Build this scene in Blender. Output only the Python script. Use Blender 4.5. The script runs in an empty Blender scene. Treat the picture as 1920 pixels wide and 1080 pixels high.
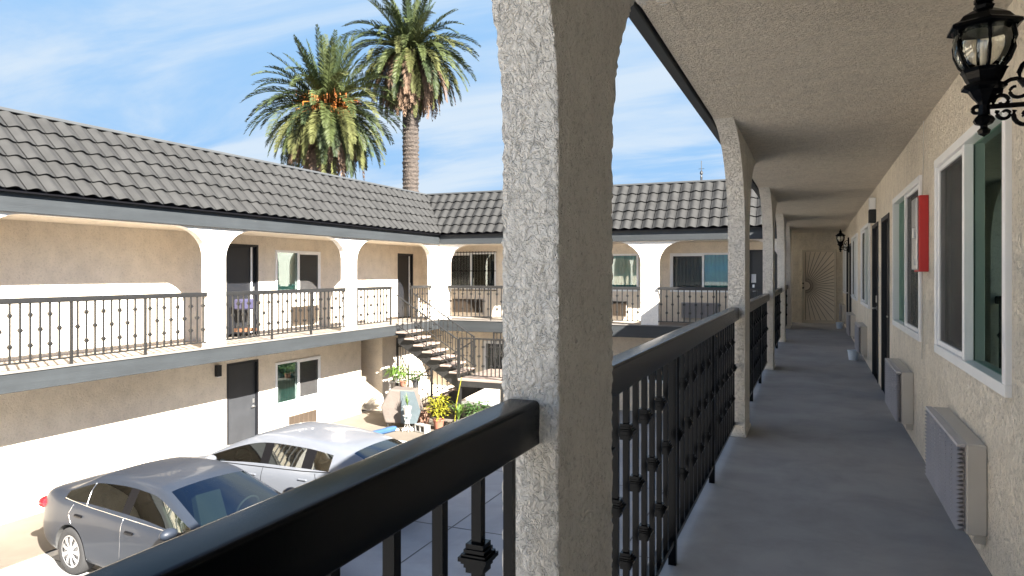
import bpy, bmesh, math, random
from math import sin, cos, pi, radians as R, sqrt
from mathutils import Vector, Matrix, noise
from mathutils.bvhtree import BVHTree
random.seed(7)
S = bpy.context.scene
C = S.collection
# ------------------------------------------------------------------ camera, sky, sun, exposure
cam = bpy.data.cameras.new('camera'); co = bpy.data.objects.new('camera', cam); C.objects.link(co); S.camera = co
co.location = (0, 0, 1.45); co.rotation_euler = (R(90), 0, math.atan(565/1340))
cam.sensor_width = 36; cam.lens = 1340/1920*36; cam.shift_y = -28/1920
cam.clip_start = 0.05; cam.clip_end = 2000
SUN = Vector((1.42, -0.80, 1.06)).normalized()
W = bpy.data.worlds.new('World'); S.world = W; W.use_nodes = True
wn, wl = W.node_tree.nodes, W.node_tree.links
bg = wn['Background']; bg.inputs[1].default_value = 0.05
sky = wn.new('ShaderNodeTexSky'); sky.sky_type = 'NISHITA'; sky.sun_disc = False
sky.sun_elevation = math.asin(SUN.z); sky.sun_rotation = math.atan2(SUN.x, SUN.y)
sky.air_density = 1.0; sky.dust_density = 0.1; sky.ozone_density = 3.0
tc = wn.new('ShaderNodeTexCoord'); sep = wn.new('ShaderNodeSeparateXYZ'); wl.new(tc.outputs['Generated'], sep.inputs[0])
def wmath(op, a, b):
    n = wn.new('ShaderNodeMath'); n.operation = op
    for i, v in enumerate((a, b)):
        if v is None: continue
        if hasattr(v, 'links'): wl.new(v, n.inputs[i])
        else: n.inputs[i].default_value = v
    return n.outputs[0]
zz = wmath('ADD', wmath('MAXIMUM', sep.outputs[2], 0.0), 0.18)
cmb = wn.new('ShaderNodeCombineXYZ')
wl.new(wmath('DIVIDE', sep.outputs[0], zz), cmb.inputs[0]); wl.new(wmath('DIVIDE', sep.outputs[1], zz), cmb.inputs[1])
mp = wn.new('ShaderNodeMapping'); wl.new(cmb.outputs[0], mp.inputs[0])
mp.inputs['Rotation'].default_value = (0, 0, R(-28)); mp.inputs['Scale'].default_value = (0.55, 1.7, 1)
mp.inputs['Location'].default_value = (3.4, 1.2, 0)
n1 = wn.new('ShaderNodeTexNoise'); wl.new(mp.outputs[0], n1.inputs['Vector'])
n1.inputs['Scale'].default_value = 1.15; n1.inputs['Detail'].default_value = 9; n1.inputs['Roughness'].default_value = 0.58
n1.inputs['Distortion'].default_value = 0.5
cr = wn.new('ShaderNodeMapRange'); wl.new(n1.outputs[0], cr.inputs[0])
cr.inputs[1].default_value = 0.37; cr.inputs[2].default_value = 0.64; cr.inputs[3].default_value = 0.02; cr.inputs[4].default_value = 0.85
cr.interpolation_type = 'SMOOTHSTEP'
mixc = wn.new('ShaderNodeMix'); mixc.data_type = 'RGBA'
wl.new(cr.outputs[0], mixc.inputs['Factor']); 
tint = wn.new('ShaderNodeMix'); tint.data_type = 'RGBA'; tint.blend_type = 'MULTIPLY'; tint.inputs['Factor'].default_value = 1
wl.new(sky.outputs[0], tint.inputs['A']); tint.inputs['B'].default_value = (.74, .84, 1.0, 1)
dk = wn.new('ShaderNodeMix'); dk.data_type = 'RGBA'; dk.blend_type = 'DARKEN'; dk.inputs['Factor'].default_value = 1
wl.new(tint.outputs['Result'], dk.inputs['A'])
dt = wn.new('ShaderNodeVectorMath'); dt.operation = 'DOT_PRODUCT'; wl.new(tc.outputs['Generated'], dt.inputs[0]); dt.inputs[1].default_value = SUN
gl = wmath('ADD', wmath('MULTIPLY', wmath('POWER', wmath('MAXIMUM', wmath('ADD', dt.outputs['Value'], 0.25), 0.0), 2.0), 1.4), 0.95)   # the sky is brighter towards the sun
lim = wn.new('ShaderNodeVectorMath'); lim.operation = 'SCALE'; lim.inputs[0].default_value = (1.0, 1.75, 2.75); wl.new(gl, lim.inputs['Scale'])
wl.new(lim.outputs[0], dk.inputs['B'])
wl.new(dk.outputs['Result'], mixc.inputs['A']); mixc.inputs['B'].default_value = (2.0, 2.3, 2.6, 1)
wl.new(mixc.outputs['Result'], bg.inputs[0])
sl = bpy.data.lights.new('sun', 'SUN'); so = bpy.data.objects.new('sun', sl); C.objects.link(so)
sl.energy = 5.0; sl.angle = R(0.5); sl.color = (1.0, 0.94, 0.85)
so.rotation_euler = SUN.to_track_quat('Z', 'Y').to_euler(); so.location = (20, -10, 20)
S.view_settings.view_transform = 'Standard'; S.view_settings.look = 'None'; S.view_settings.gamma = 1
S.view_settings.exposure = 2.9
S.cycles.max_bounces = 10; S.cycles.diffuse_bounces = 9; S.cycles.transparent_max_bounces = 16

# ------------------------------------------------------------------ materials
def lin(r, g, b): return tuple(((v/255+.055)/1.055)**2.4 if v/255 > .04045 else v/255/12.92 for v in (r, g, b))
def mat(name, col, rough=.6, spec=.5, metal=0., var=.12, vscale=3., bump=0., bscale=40., bdist=.01, detail=5., emis=None, coat=0., stretch=None, stain=0., stain_scale=.7):
    m = bpy.data.materials.new(name); m.use_nodes = True
    n, l = m.node_tree.nodes, m.node_tree.links
    p = n['Principled BSDF']
    p.inputs['Roughness'].default_value = rough; p.inputs['Specular IOR Level'].default_value = spec
    p.inputs['Metallic'].default_value = metal; p.inputs['Coat Weight'].default_value = coat
    t = n.new('ShaderNodeTexCoord'); src = t.outputs['Object']
    if stretch:
        mpp = n.new('ShaderNodeMapping'); l.new(src, mpp.inputs[0]); mpp.inputs['Scale'].default_value = stretch; src = mpp.outputs[0]
    nz = n.new('ShaderNodeTexNoise'); l.new(src, nz.inputs['Vector']); nz.inputs['Scale'].default_value = vscale; nz.inputs['Detail'].default_value = 6
    mr = n.new('ShaderNodeMapRange'); l.new(nz.outputs[0], mr.inputs[0]); mr.inputs[1].default_value = .3; mr.inputs[2].default_value = .7
    mr.inputs[3].default_value = 1-var; mr.inputs[4].default_value = 1+var
    mx = n.new('ShaderNodeMix'); mx.data_type = 'RGBA'; mx.blend_type = 'MULTIPLY'; mx.inputs['Factor'].default_value = 1
    mx.inputs['A'].default_value = (*col, 1); l.new(mr.outputs[0], mx.inputs['B'])
    out = mx.outputs['Result']
    if stain:
        n2 = n.new('ShaderNodeTexNoise'); l.new(t.outputs['Object'], n2.inputs['Vector']); n2.inputs['Scale'].default_value = stain_scale
        n2.inputs['Detail'].default_value = 8; n2.inputs['Roughness'].default_value = .65; n2.inputs['Distortion'].default_value = .4
        r2 = n.new('ShaderNodeMapRange'); l.new(n2.outputs[0], r2.inputs[0]); r2.inputs[1].default_value = .42; r2.inputs[2].default_value = .72
        r2.inputs[3].default_value = 1; r2.inputs[4].default_value = 1-stain
        m3 = n.new('ShaderNodeMix'); m3.data_type = 'RGBA'; m3.blend_type = 'MULTIPLY'; m3.inputs['Factor'].default_value = 1
        l.new(out, m3.inputs['A']); l.new(r2.outputs[0], m3.inputs['B']); out = m3.outputs['Result']
    l.new(out, p.inputs['Base Color'])
    if bump:
        nb = n.new('ShaderNodeTexNoise'); l.new(src, nb.inputs['Vector']); nb.inputs['Scale'].default_value = bscale; nb.inputs['Detail'].default_value = detail
        b = n.new('ShaderNodeBump'); l.new(nb.outputs[0], b.inputs['Height']); b.inputs['Strength'].default_value = bump; b.inputs['Distance'].default_value = bdist
        l.new(b.outputs[0], p.inputs['Normal'])
    if emis: p.inputs['Emission Color'].default_value = (*emis, 1); p.inputs['Emission Strength'].default_value = 1
    return m
def stucco(name, col, scale=38., depth=.012, disp=False, stretch=(1, 1, 1), crack=.5, var=.06, stain=.0, pit=.30):
    """knock-down / dash stucco: clumped grains with trowelled flats and thin dark pits"""
    m = bpy.data.materials.new(name); m.use_nodes = True
    n, l = m.node_tree.nodes, m.node_tree.links
    p = n['Principled BSDF']; p.inputs['Roughness'].default_value = .9; p.inputs['Specular IOR Level'].default_value = .25
    t = n.new('ShaderNodeTexCoord'); mpp = n.new('ShaderNodeMapping'); l.new(t.outputs['Object'], mpp.inputs[0]); mpp.inputs['Scale'].default_value = stretch
    v = mpp.outputs[0]
    a = n.new('ShaderNodeTexNoise'); l.new(v, a.inputs['Vector']); a.inputs['Scale'].default_value = scale; a.inputs['Detail'].default_value = 4; a.inputs['Roughness'].default_value = .62; a.inputs['Distortion'].default_value = .6
    ar = n.new('ShaderNodeMapRange'); l.new(a.outputs[0], ar.inputs[0]); ar.inputs[1].default_value = .40; ar.inputs[2].default_value = .62
    b = n.new('ShaderNodeTexNoise'); l.new(v, b.inputs['Vector']); b.inputs['Scale'].default_value = scale*3.1; b.inputs['Detail'].default_value = 3
    lo = n.new('ShaderNodeTexNoise'); l.new(v, lo.inputs['Vector']); lo.inputs['Scale'].default_value = scale*.16; lo.inputs['Detail'].default_value = 2
    k = n.new('ShaderNodeTexNoise'); l.new(v, k.inputs['Vector']); k.inputs['Scale'].default_value = scale*.5; k.inputs['Detail'].default_value = 3; k.inputs['Distortion'].default_value = 1.2
    kk = n.new('ShaderNodeMath'); kk.operation = 'SUBTRACT'; l.new(k.outputs[0], kk.inputs[0]); kk.inputs[1].default_value = .5
    ka = n.new('ShaderNodeMath'); ka.operation = 'ABSOLUTE'; l.new(kk.outputs[0], ka.inputs[0])
    kr = n.new('ShaderNodeMapRange'); l.new(ka.outputs[0], kr.inputs[0]); kr.inputs[1].default_value = 0; kr.inputs[2].default_value = .035; kr.inputs[3].default_value = -crack; kr.inputs[4].default_value = 0
    def mm(op, x, y):
        q = n.new('ShaderNodeMath'); q.operation = op
        for i, w in enumerate((x, y)):
            if hasattr(w, 'links'): l.new(w, q.inputs[i])
            else: q.inputs[i].default_value = w
        return q.outputs[0]
    amp = mm('ADD', mm('MULTIPLY', lo.outputs[0], 1.2), .15)
    h = mm('ADD', mm('ADD', mm('MULTIPLY', ar.outputs[0], amp), mm('MULTIPLY', b.outputs[0], .30)), kr.outputs[0])
    mr = n.new('ShaderNodeMapRange'); l.new(lo.outputs[0], mr.inputs[0]); mr.inputs[1].default_value = .3; mr.inputs[2].default_value = .7; mr.inputs[3].default_value = 1-var; mr.inputs[4].default_value = 1+var
    mx = n.new('ShaderNodeMix'); mx.data_type = 'RGBA'; mx.blend_type = 'MULTIPLY'; mx.inputs['Factor'].default_value = 1
    mx.inputs['A'].default_value = (*col, 1); l.new(mr.outputs[0], mx.inputs['B']); out = mx.outputs['Result']
    pr = n.new('ShaderNodeMapRange'); l.new(h, pr.inputs[0]); pr.inputs[1].default_value = -.25; pr.inputs[2].default_value = .30; pr.inputs[3].default_value = 1-pit; pr.inputs[4].default_value = 1  # pit shading put into the colour so relief shows in flat light
    mp2 = n.new('ShaderNodeMix'); mp2.data_type = 'RGBA'; mp2.blend_type = 'MULTIPLY'; mp2.inputs['Factor'].default_value = 1
    l.new(out, mp2.inputs['A']); l.new(pr.outputs[0], mp2.inputs['B']); out = mp2.outputs['Result']
    if stain:
        n2 = n.new('ShaderNodeTexNoise'); m2 = n.new('ShaderNodeMapping'); l.new(t.outputs['Object'], m2.inputs[0]); m2.inputs['Scale'].default_value = (1.6, 1.6, .35)
        l.new(m2.outputs[0], n2.inputs['Vector']); n2.inputs['Scale'].default_value = 1.6; n2.inputs['Detail'].default_value = 8; n2.inputs['Roughness'].default_value = .7
        r2 = n.new('ShaderNodeMapRange'); l.new(n2.outputs[0], r2.inputs[0]); r2.inputs[1].default_value = .45; r2.inputs[2].default_value = .75; r2.inputs[3].default_value = 1; r2.inputs[4].default_value = 1-stain
        m3 = n.new('ShaderNodeMix'); m3.data_type = 'RGBA'; m3.blend_type = 'MULTIPLY'; m3.inputs['Factor'].default_value = 1
        l.new(out, m3.inputs['A']); l.new(r2.outputs[0], m3.inputs['B']); out = m3.outputs['Result']
    l.new(out, p.inputs['Base Color'])
    if disp:
        d = n.new('ShaderNodeDisplacement'); l.new(h, d.inputs['Height']); d.inputs['Midlevel'].default_value = .5; d.inputs['Scale'].default_value = depth
        l.new(d.outputs[0], n['Material Output'].inputs['Displacement']); m.displacement_method = 'BOTH'
    else:
        bb = n.new('ShaderNodeBump'); l.new(h, bb.inputs['Height']); bb.inputs['Strength'].default_value = 1; bb.inputs['Distance'].default_value = depth
        l.new(bb.outputs[0], p.inputs['Normal'])
    return m
def glassmat(name, tint=(.55, .68, .62), boost=1.0, ior=1.5, gcol=(.9, .95, .93)):
    m = bpy.data.materials.new(name); m.use_nodes = True
    n, l = m.node_tree.nodes, m.node_tree.links
    n.remove(n['Principled BSDF'])
    tr = n.new('ShaderNodeBsdfTransparent'); tr.inputs[0].default_value = (*tint, 1)
    g = n.new('ShaderNodeBsdfGlossy'); g.inputs['Roughness'].default_value = .015; g.inputs[0].default_value = (*gcol, 1)
    f = n.new('ShaderNodeFresnel'); f.inputs[0].default_value = ior
    mu = n.new('ShaderNodeMath'); mu.operation = 'MULTIPLY_ADD'; l.new(f.outputs[0], mu.inputs[0]); mu.inputs[1].default_value = boost; mu.inputs[2].default_value = .03; mu.use_clamp = True
    mx = n.new('ShaderNodeMixShader'); l.new(mu.outputs[0], mx.inputs[0]); l.new(tr.outputs[0], mx.inputs[1]); l.new(g.outputs[0], mx.inputs[2])
    l.new(mx.outputs[0], n['Material Output'].inputs[0])
    return m
CREAM = (.73, .63, .51)
M = {}
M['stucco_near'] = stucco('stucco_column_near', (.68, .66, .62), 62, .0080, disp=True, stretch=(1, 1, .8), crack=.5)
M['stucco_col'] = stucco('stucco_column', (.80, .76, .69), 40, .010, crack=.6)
M['stucco_wall'] = stucco('stucco_wall', (.90, .83, .71), 46, .013, crack=.6, stretch=(1, 1, .75), stain=.10)
M['stucco_ceil'] = stucco('stucco_ceiling', (.88, .81, .70), 62, .016, crack=.5, stain=.10)
M['stucco_far'] = stucco('stucco_far', (.72, .64, .53), 26, .004, crack=.25, stain=.10)
M['stucco_farcol'] = stucco('stucco_farcol', (.80, .75, .68), 26, .004, crack=.3)
M['floor'] = mat('deck_coating', (.30, .30, .305), .62, .4, var=.10, vscale=1.2, bump=.5, bscale=260, bdist=.003, stain=.24, stain_scale=2.3)
M['tiledeck'] = mat('deck_far', (.20, .175, .15), .8, var=.12, vscale=2)
M['fascia'] = mat('fascia_paint', (.024, .028, .031), .6, var=.14, vscale=4, bump=.3, bscale=30, stretch=(1, .15, 3), stain=.2, stain_scale=1.5)
M['fasciab'] = mat('fascia_paint_b', (.024, .028, .031), .6, var=.14, vscale=4, bump=.3, bscale=30, stretch=(.15, 1, 3), stain=.2, stain_scale=1.5)
M['flash'] = mat('flashing', (.15, .14, .13), .55, var=.15)
M['tile'] = mat('roof_tile', (.024, .024, .0235), .8, .3, var=.22, vscale=3.3, bump=.4, bscale=120, bdist=.003, stain=.15, stain_scale=1.2)
M['ridge'] = mat('ridge_metal', (.055, .058, .06), .45, var=.08)
M['black'] = mat('black_paint', (.0015, .002, .003), .22, .12, var=.25, vscale=7, bump=.12, bscale=60, bdist=.001)
M['iron'] = mat('iron_grey', (.013, .013, .013), .45, .5, var=.15, vscale=6)
M['white'] = mat('vinyl_white', (.78, .79, .80), .4, var=.04)
M['door'] = mat('door_charcoal', (.030, .032, .036), .45, var=.12)
M['doord'] = mat('door_dark', (.008, .009, .012), .5, var=.1)
M['screen'] = mat('insect_screen', (.060, .057, .057), .6, .3, var=.1)
_n, _l = M['screen'].node_tree.nodes, M['screen'].node_tree.links
_t = _n.new('ShaderNodeBsdfTransparent'); _m = _n.new('ShaderNodeMixShader'); _m.inputs[0].default_value = .45
_l.new(_t.outputs[0], _m.inputs[1]); _l.new(_n['Principled BSDF'].outputs[0], _m.inputs[2]); _l.new(_m.outputs[0], _n['Material Output'].inputs[0])
M['curtain'] = mat('curtain_teal', (.07, .235, .215), .8, var=.08)
M['curtaind'] = mat('curtain_grey', (.16, .21, .17), .8, var=.08)
M['room'] = mat('room_dark', (.03, .03, .03), .9)
M['acbox'] = mat('ac_case', (.50, .47, .42), .5, var=.05)
M['acgrill'] = mat('ac_grille', (.46, .45, .47), .42, .5, metal=.2, var=.1)
M['acbrown'] = mat('ac_grille_brown', (.10, .075, .055), .6, var=.1)
M['glass'] = glassmat('window_glass', (.50, .66, .56), 1.2, gcol=(.42, .58, .50))
M['glassf'] = glassmat('window_glass_far', (.86, .92, .91), .8)
M['carglass'] = glassmat('car_glass', (.34, .42, .38), 1.9)
M['lampglass'] = glassmat('lamp_glass', (.92, .92, .88), 1.6)
M['red'] = mat('red_cabinet', (.46, .022, .02), .4, var=.08)
M['silver'] = mat('silver', (.55, .55, .55), .3, metal=.9)
M['carpaint_g'] = mat('car_paint_grey', (.017, .022, .032), .45, .25, metal=.0, var=.03, coat=.14)
M['carpaint_w'] = mat('car_paint_silver', (.115, .125, .145), .35, .35, metal=.1, var=.03, coat=.5)
M['tyre'] = mat('tyre', (.025, .025, .026), .85)
M['rim'] = mat('rim', (.55, .55, .56), .3, metal=.7)
M['trim'] = mat('car_trim', (.004, .004, .005), .4, .15)
M['chrome'] = mat('chrome', (.75, .75, .75), .15, metal=1)
M['seat'] = mat('seat_cloth', (.035, .04, .032), .9)
M['cabin'] = mat('cabin_dark', (.05, .05, .05), .8)
M['taillight'] = mat('tail_light', (.60, .01, .015), .15, coat=1.)
M['court'] = mat('court_concrete', (.33, .33, .33), .85, var=.10, vscale=.8, bump=.5, bscale=90, bdist=.004, stain=.3, stain_scale=.55)
M['apron'] = mat('apron_concrete', (.125, .105, .082), .9, var=.10, vscale=1.2, bump=.4, bscale=60, bdist=.004, stain=.25, stain_scale=.8)
M['joint'] = mat('joint', (.09, .085, .08), .9)
M['linepaint'] = mat('line_paint', (.60, .60, .58), .7, var=.12, vscale=9, stain=.25, stain_scale=6)
M['tread'] = mat('stair_tread', (.24, .185, .155), .85, var=.10, vscale=5, bump=.4, bscale=120, bdist=.003)
M['terracotta'] = mat('terracotta', (.20, .08, .05), .8, var=.15, vscale=8)
M['terracottal'] = mat('terracotta_pale', (.21, .115, .08), .8, var=.15, vscale=8)
M['whitepot'] = mat('white_pot', (.36, .35, .33), .6, var=.1)
M['blackpot'] = mat('black_pot', (.02, .02, .02), .6)
M['soil'] = mat('soil', (.05, .035, .025), .95)
M['cover'] = mat('grill_cover', (.11, .092, .08), .75, var=.08, bump=.6, bscale=9, bdist=.02)
M['coverg'] = mat('grill_cover_grey', (.07, .09, .10), .45, var=.1, bump=.6, bscale=9, bdist=.02)
M['block'] = mat('cinder_block', (.25, .24, .22), .9, var=.12, bump=.5, bscale=60)
M['bluep'] = mat('blue_kerb', (.02, .06, .14), .6, var=.15)
M['bucket'] = mat('bucket_plastic', (.62, .70, .78), .45, var=.04)
M['securitydoor'] = mat('security_door', (.60, .54, .44), .5, var=.05)
M['securityscreen'] = mat('security_screen', (.80, .72, .60), .8, var=.06, bump=.3, bscale=400, bdist=.001)
M['burst'] = mat('sunburst_iron', (.20, .165, .125), .6)
M['bulb'] = mat('frosted_bulb', (.75, .70, .60), .4)
M['purple'] = mat('linen_purple', (.03, .028, .065), .9)
M['orange'] = mat('cart_wood', (.15, .07, .035), .7)
M['croton'] = mat('croton_leaf', (.20, .19, .012), .5, var=.45, vscale=30)
M['leaf'] = mat('leaf_green', (.030, .065, .014), .5, var=.4, vscale=25)
M['leafl'] = mat('leaf_lime', (.075, .13, .022), .5, var=.35, vscale=25)
M['palm'] = mat('palm_green', (.036, .046, .014), .6, .2, var=.42, vscale=1.6)
M['palmd'] = mat('palm_deep', (.020, .030, .011), .6, .2, var=.42, vscale=1.6)
M['palmy'] = mat('palm_olive', (.058, .062, .021), .7, .15, var=.38, vscale=1.6)
M['palmb'] = mat('palm_brown', (.105, .068, .045), .8, .2, var=.35, vscale=2.2)
M['fruit'] = mat('date_fruit', (.32, .095, .008), .6, var=.3, vscale=8)
M['bark'] = mat('palm_bark', (.040, .031, .025), .9, var=.45, vscale=6, bump=1, bscale=9, bdist=.08)
M['stone'] = mat('pale_stone', (.3, .28, .25), .9, var=.2)
def bamboo(): pass

# ------------------------------------------------------------------ mesh helpers
class MB:
    def __init__(s): s.v = []; s.f = []; s.mi = []; s.cur = 0; s.sm = False
    def add(s, vs, fs):
        o = len(s.v); s.v += [tuple(v) for v in vs]; s.f += [tuple(i+o for i in f) for f in fs]; s.mi += [s.cur]*len(fs); return s
    def box(s, x0, x1, y0, y1, z0, z1, skip=()):
        vs = [(x0,y0,z0),(x1,y0,z0),(x1,y1,z0),(x0,y1,z0),(x0,y0,z1),(x1,y0,z1),(x1,y1,z1),(x0,y1,z1)]
        fs = {'b':(0,3,2,1),'t':(4,5,6,7),'f':(0,1,5,4),'r':(1,2,6,5),'k':(2,3,7,6),'l':(3,0,4,7)}
        return s.add(vs, [f for k, f in fs.items() if k not in skip])
    def bbox(s, x0, x1, y0, y1, z0, z1, b=.01):
        """box with chamfered edges"""
        xs, ys, zs = (x0, x1), (y0, y1), (z0, z1); vs = []; idx = {}
        for i in (0, 1):
            for j in (0, 1):
                for k in (0, 1):
                    sx, sy, sz = (b, -b)[i], (b, -b)[j], (b, -b)[k]
                    idx[i, j, k] = len(vs)
                    vs += [(xs[i], ys[j]+sy, zs[k]+sz), (xs[i]+sx, ys[j], zs[k]+sz), (xs[i]+sx, ys[j]+sy, zs[k])]
        F = []
        g = lambda i, j, k, a: idx[i, j, k]+a
        for i in (0, 1):
            q = [g(i,0,0,0), g(i,1,0,0), g(i,1,1,0), g(i,0,1,0)]; F.append(q if i else q[::-1])
            q = [g(0,i,0,1), g(0,i,1,1), g(1,i,1,1), g(1,i,0,1)]; F.append(q if i else q[::-1])
            q = [g(0,0,i,2), g(1,0,i,2), g(1,1,i,2), g(0,1,i,2)]; F.append(q if i else q[::-1])
        for a in (0, 1):
            for c in (0, 1):
                F.append([g(a,c,0,0), g(a,c,0,1), g(a,c,1,1), g(a,c,1,0)])
                F.append([g(a,0,c,0), g(a,0,c,2), g(a,1,c,2), g(a,1,c,0)])
                F.append([g(0,a,c,1), g(0,a,c,2), g(1,a,c,2), g(1,a,c,1)])
        for key in idx: F.append([g(*key, 0), g(*key, 1), g(*key, 2)])
        return s.add(vs, F)
    def tube(s, pts, r, n=8, cap=True):
        pts = [Vector(p) for p in pts]; rs = r if isinstance(r, (list, tuple)) else [r]*len(pts)
        o = []; up = Vector((0, 0, 1))
        for i, p in enumerate(pts):
            d = (pts[min(i+1, len(pts)-1)]-pts[max(i-1, 0)]).normalized()
            a = d.cross(up)
            if a.length < .05: a = d.cross(Vector((1, 0, 0)))
            a.normalize(); b = d.cross(a)
            o += [p+(a*cos(2*pi*k/n)+b*sin(2*pi*k/n))*rs[i] for k in range(n)]
        fs = [(i*n+k, i*n+(k+1) % n, (i+1)*n+(k+1) % n, (i+1)*n+k) for i in range(len(pts)-1) for k in range(n)]
        if cap: fs += [tuple(range(n))[::-1], tuple((len(pts)-1)*n+k for k in range(n))]
        return s.add(o, fs)
    def lathe(s, prof, c=(0, 0, 0), n=20, ang0=0, tilt=None):
        o = []
        for r, z in prof:
            for k in range(n):
                a = 2*pi*k/n+ang0; p = Vector((r*cos(a), r*sin(a), z))
                if tilt: p = tilt @ p
                o.append(Vector(c)+p)
        fs = [(i*n+k, i*n+(k+1) % n, (i+1)*n+(k+1) % n, (i+1)*n+k) for i in range(len(prof)-1) for k in range(n)]
        if prof[0][0] > 1e-5: fs.append(tuple(range(n))[::-1])
        if prof[-1][0] > 1e-5: fs.append(tuple((len(prof)-1)*n+k for k in range(n)))
        return s.add(o, fs)
    def mesh(s, name, mats, smooth=False, recalc=True):
        me = bpy.data.meshes.new(name); me.from_pydata(s.v, [], s.f)
        for m in (mats if isinstance(mats, (list, tuple)) else [mats]): me.materials.append(m)
        me.polygons.foreach_set('material_index', s.mi)
        if recalc:
            b = bmesh.new(); b.from_mesh(me); bmesh.ops.recalc_face_normals(b, faces=b.faces); b.to_mesh(me); b.free()
        if smooth:
            me.polygons.foreach_set('use_smooth', [True]*len(me.polygons))
        me.update(); return me
    def build(s, name, mats, parent=None, smooth=False, loc=None, rz=0, recalc=True):
        return link(name, s.mesh(name, mats, smooth, recalc), parent, loc, rz)
def link(name, me, parent=None, loc=None, rz=0):
    o = bpy.data.objects.new(name, me); C.objects.link(o)
    if parent: o.parent = parent
    if loc: o.location = loc
    if rz: o.rotation_euler = (0, 0, rz)
    return o
def thing(name, label, cat, loc=(0, 0, 0), rz=0, group=None):
    o = bpy.data.objects.new(name, None); C.objects.link(o); o.location = loc; o.rotation_euler = (0, 0, rz); o.empty_display_size = .2
    o['label'] = label; o['category'] = cat
    if group: o['group'] = group
    return o
def tag(o, label, cat, group=None):
    o['label'] = label; o['category'] = cat
    if group: o['group'] = group
    return o
def struct(o): o['kind'] = 'structure'; return o
def smooth_by_angle(o, ang=40):
    me = o.data; b = bmesh.new(); b.from_mesh(me)
    for f in b.faces: f.smooth = True
    for e in b.edges:
        if len(e.link_faces) == 2 and e.calc_face_angle(0) > R(ang): e.smooth = False
    b.to_mesh(me); b.free(); return o
def wallgrid(a0, a1, z0, z1, holes, t0, t1, put):
    """wall slab with rectangular openings: put(a, t, z) maps to world"""
    As = sorted({a0, a1, *[h[0] for h in holes], *[h[1] for h in holes]}); Zs = sorted({z0, z1, *[h[2] for h in holes], *[h[3] for h in holes]})
    mb = MB()
    solid = {}
    for i in range(len(As)-1):
        for j in range(len(Zs)-1):
            ca, cz = (As[i]+As[i+1])/2, (Zs[j]+Zs[j+1])/2
            solid[i, j] = not any(h[0] < ca < h[1] and h[2] < cz < h[3] for h in holes)
    def q(ps): mb.add([put(*p) for p in ps], [(0, 1, 2, 3)])
    for (i, j), sd in solid.items():
        if not sd: continue
        A, B, Z, Y = As[i], As[i+1], Zs[j], Zs[j+1]
        q([(A, t0, Z), (B, t0, Z), (B, t0, Y), (A, t0, Y)]); q([(A, t1, Z), (A, t1, Y), (B, t1, Y), (B, t1, Z)])
        if not solid.get((i-1, j)): q([(A, t0, Z), (A, t0, Y), (A, t1, Y), (A, t1, Z)])
        if not solid.get((i+1, j)): q([(B, t0, Z), (B, t1, Z), (B, t1, Y), (B, t0, Y)])
        if not solid.get((i, j-1)): q([(A, t0, Z), (A, t1, Z), (B, t1, Z), (B, t0, Z)])
        if not solid.get((i, j+1)): q([(A, t0, Y), (B, t0, Y), (B, t1, Y), (A, t1, Y)])
    b = bmesh.new(); me = mb.mesh('w', M['room'], recalc=False); b.from_mesh(me); bmesh.ops.remove_doubles(b, verts=b.verts, dist=1e-5)
    bmesh.ops.recalc_face_normals(b, faces=b.faces); b.to_mesh(me); b.free(); me.materials.clear()
    return me
def wall_part(name, parent, mt, *a):
    me = wallgrid(*a); me.materials.append(mt); return link(name, me, parent)

# ------------------------------------------------------------------ ground
GZ = -2.67
g = MB()
g.box(-300, 300, -300, 300, GZ-.5, GZ)
struct(g.build('ground', M['court']))
g = MB(); g.box(-12.2, -10.40, -14, 21.05, GZ-.1, GZ+.016)
struct(g.build('pavement', M['apron']))
g = MB(); g.box(-10.40, -5.2, 15.15, 19.6, GZ-.1, GZ+.010)
struct(g.build('patio', M['apron']))
g = MB(); g.box(-10.36, -10.18, -14, 14.9, GZ-.1, GZ+.005)
for k, yy in enumerate((5.9, 8.75, 11.5)): g.box(-10.18, -6.2, yy-.05, yy+.05, GZ-.1, GZ+.005)
struct(g.build('painted_marking', M['linepaint']))
g = MB()
for xx in (-8.3, -5.4, -2.6): g.box(xx-.010, xx+.010, -14, 15.15, GZ-.1, GZ+.004)
for yy in (-3.5, 0, 3.4, 6.9, 10.3, 13.6): g.box(-10.1, -.9, yy-.010, yy+.010, GZ-.1, GZ+.0035)
struct(g.build('pavement_joint', M['joint']))

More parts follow.
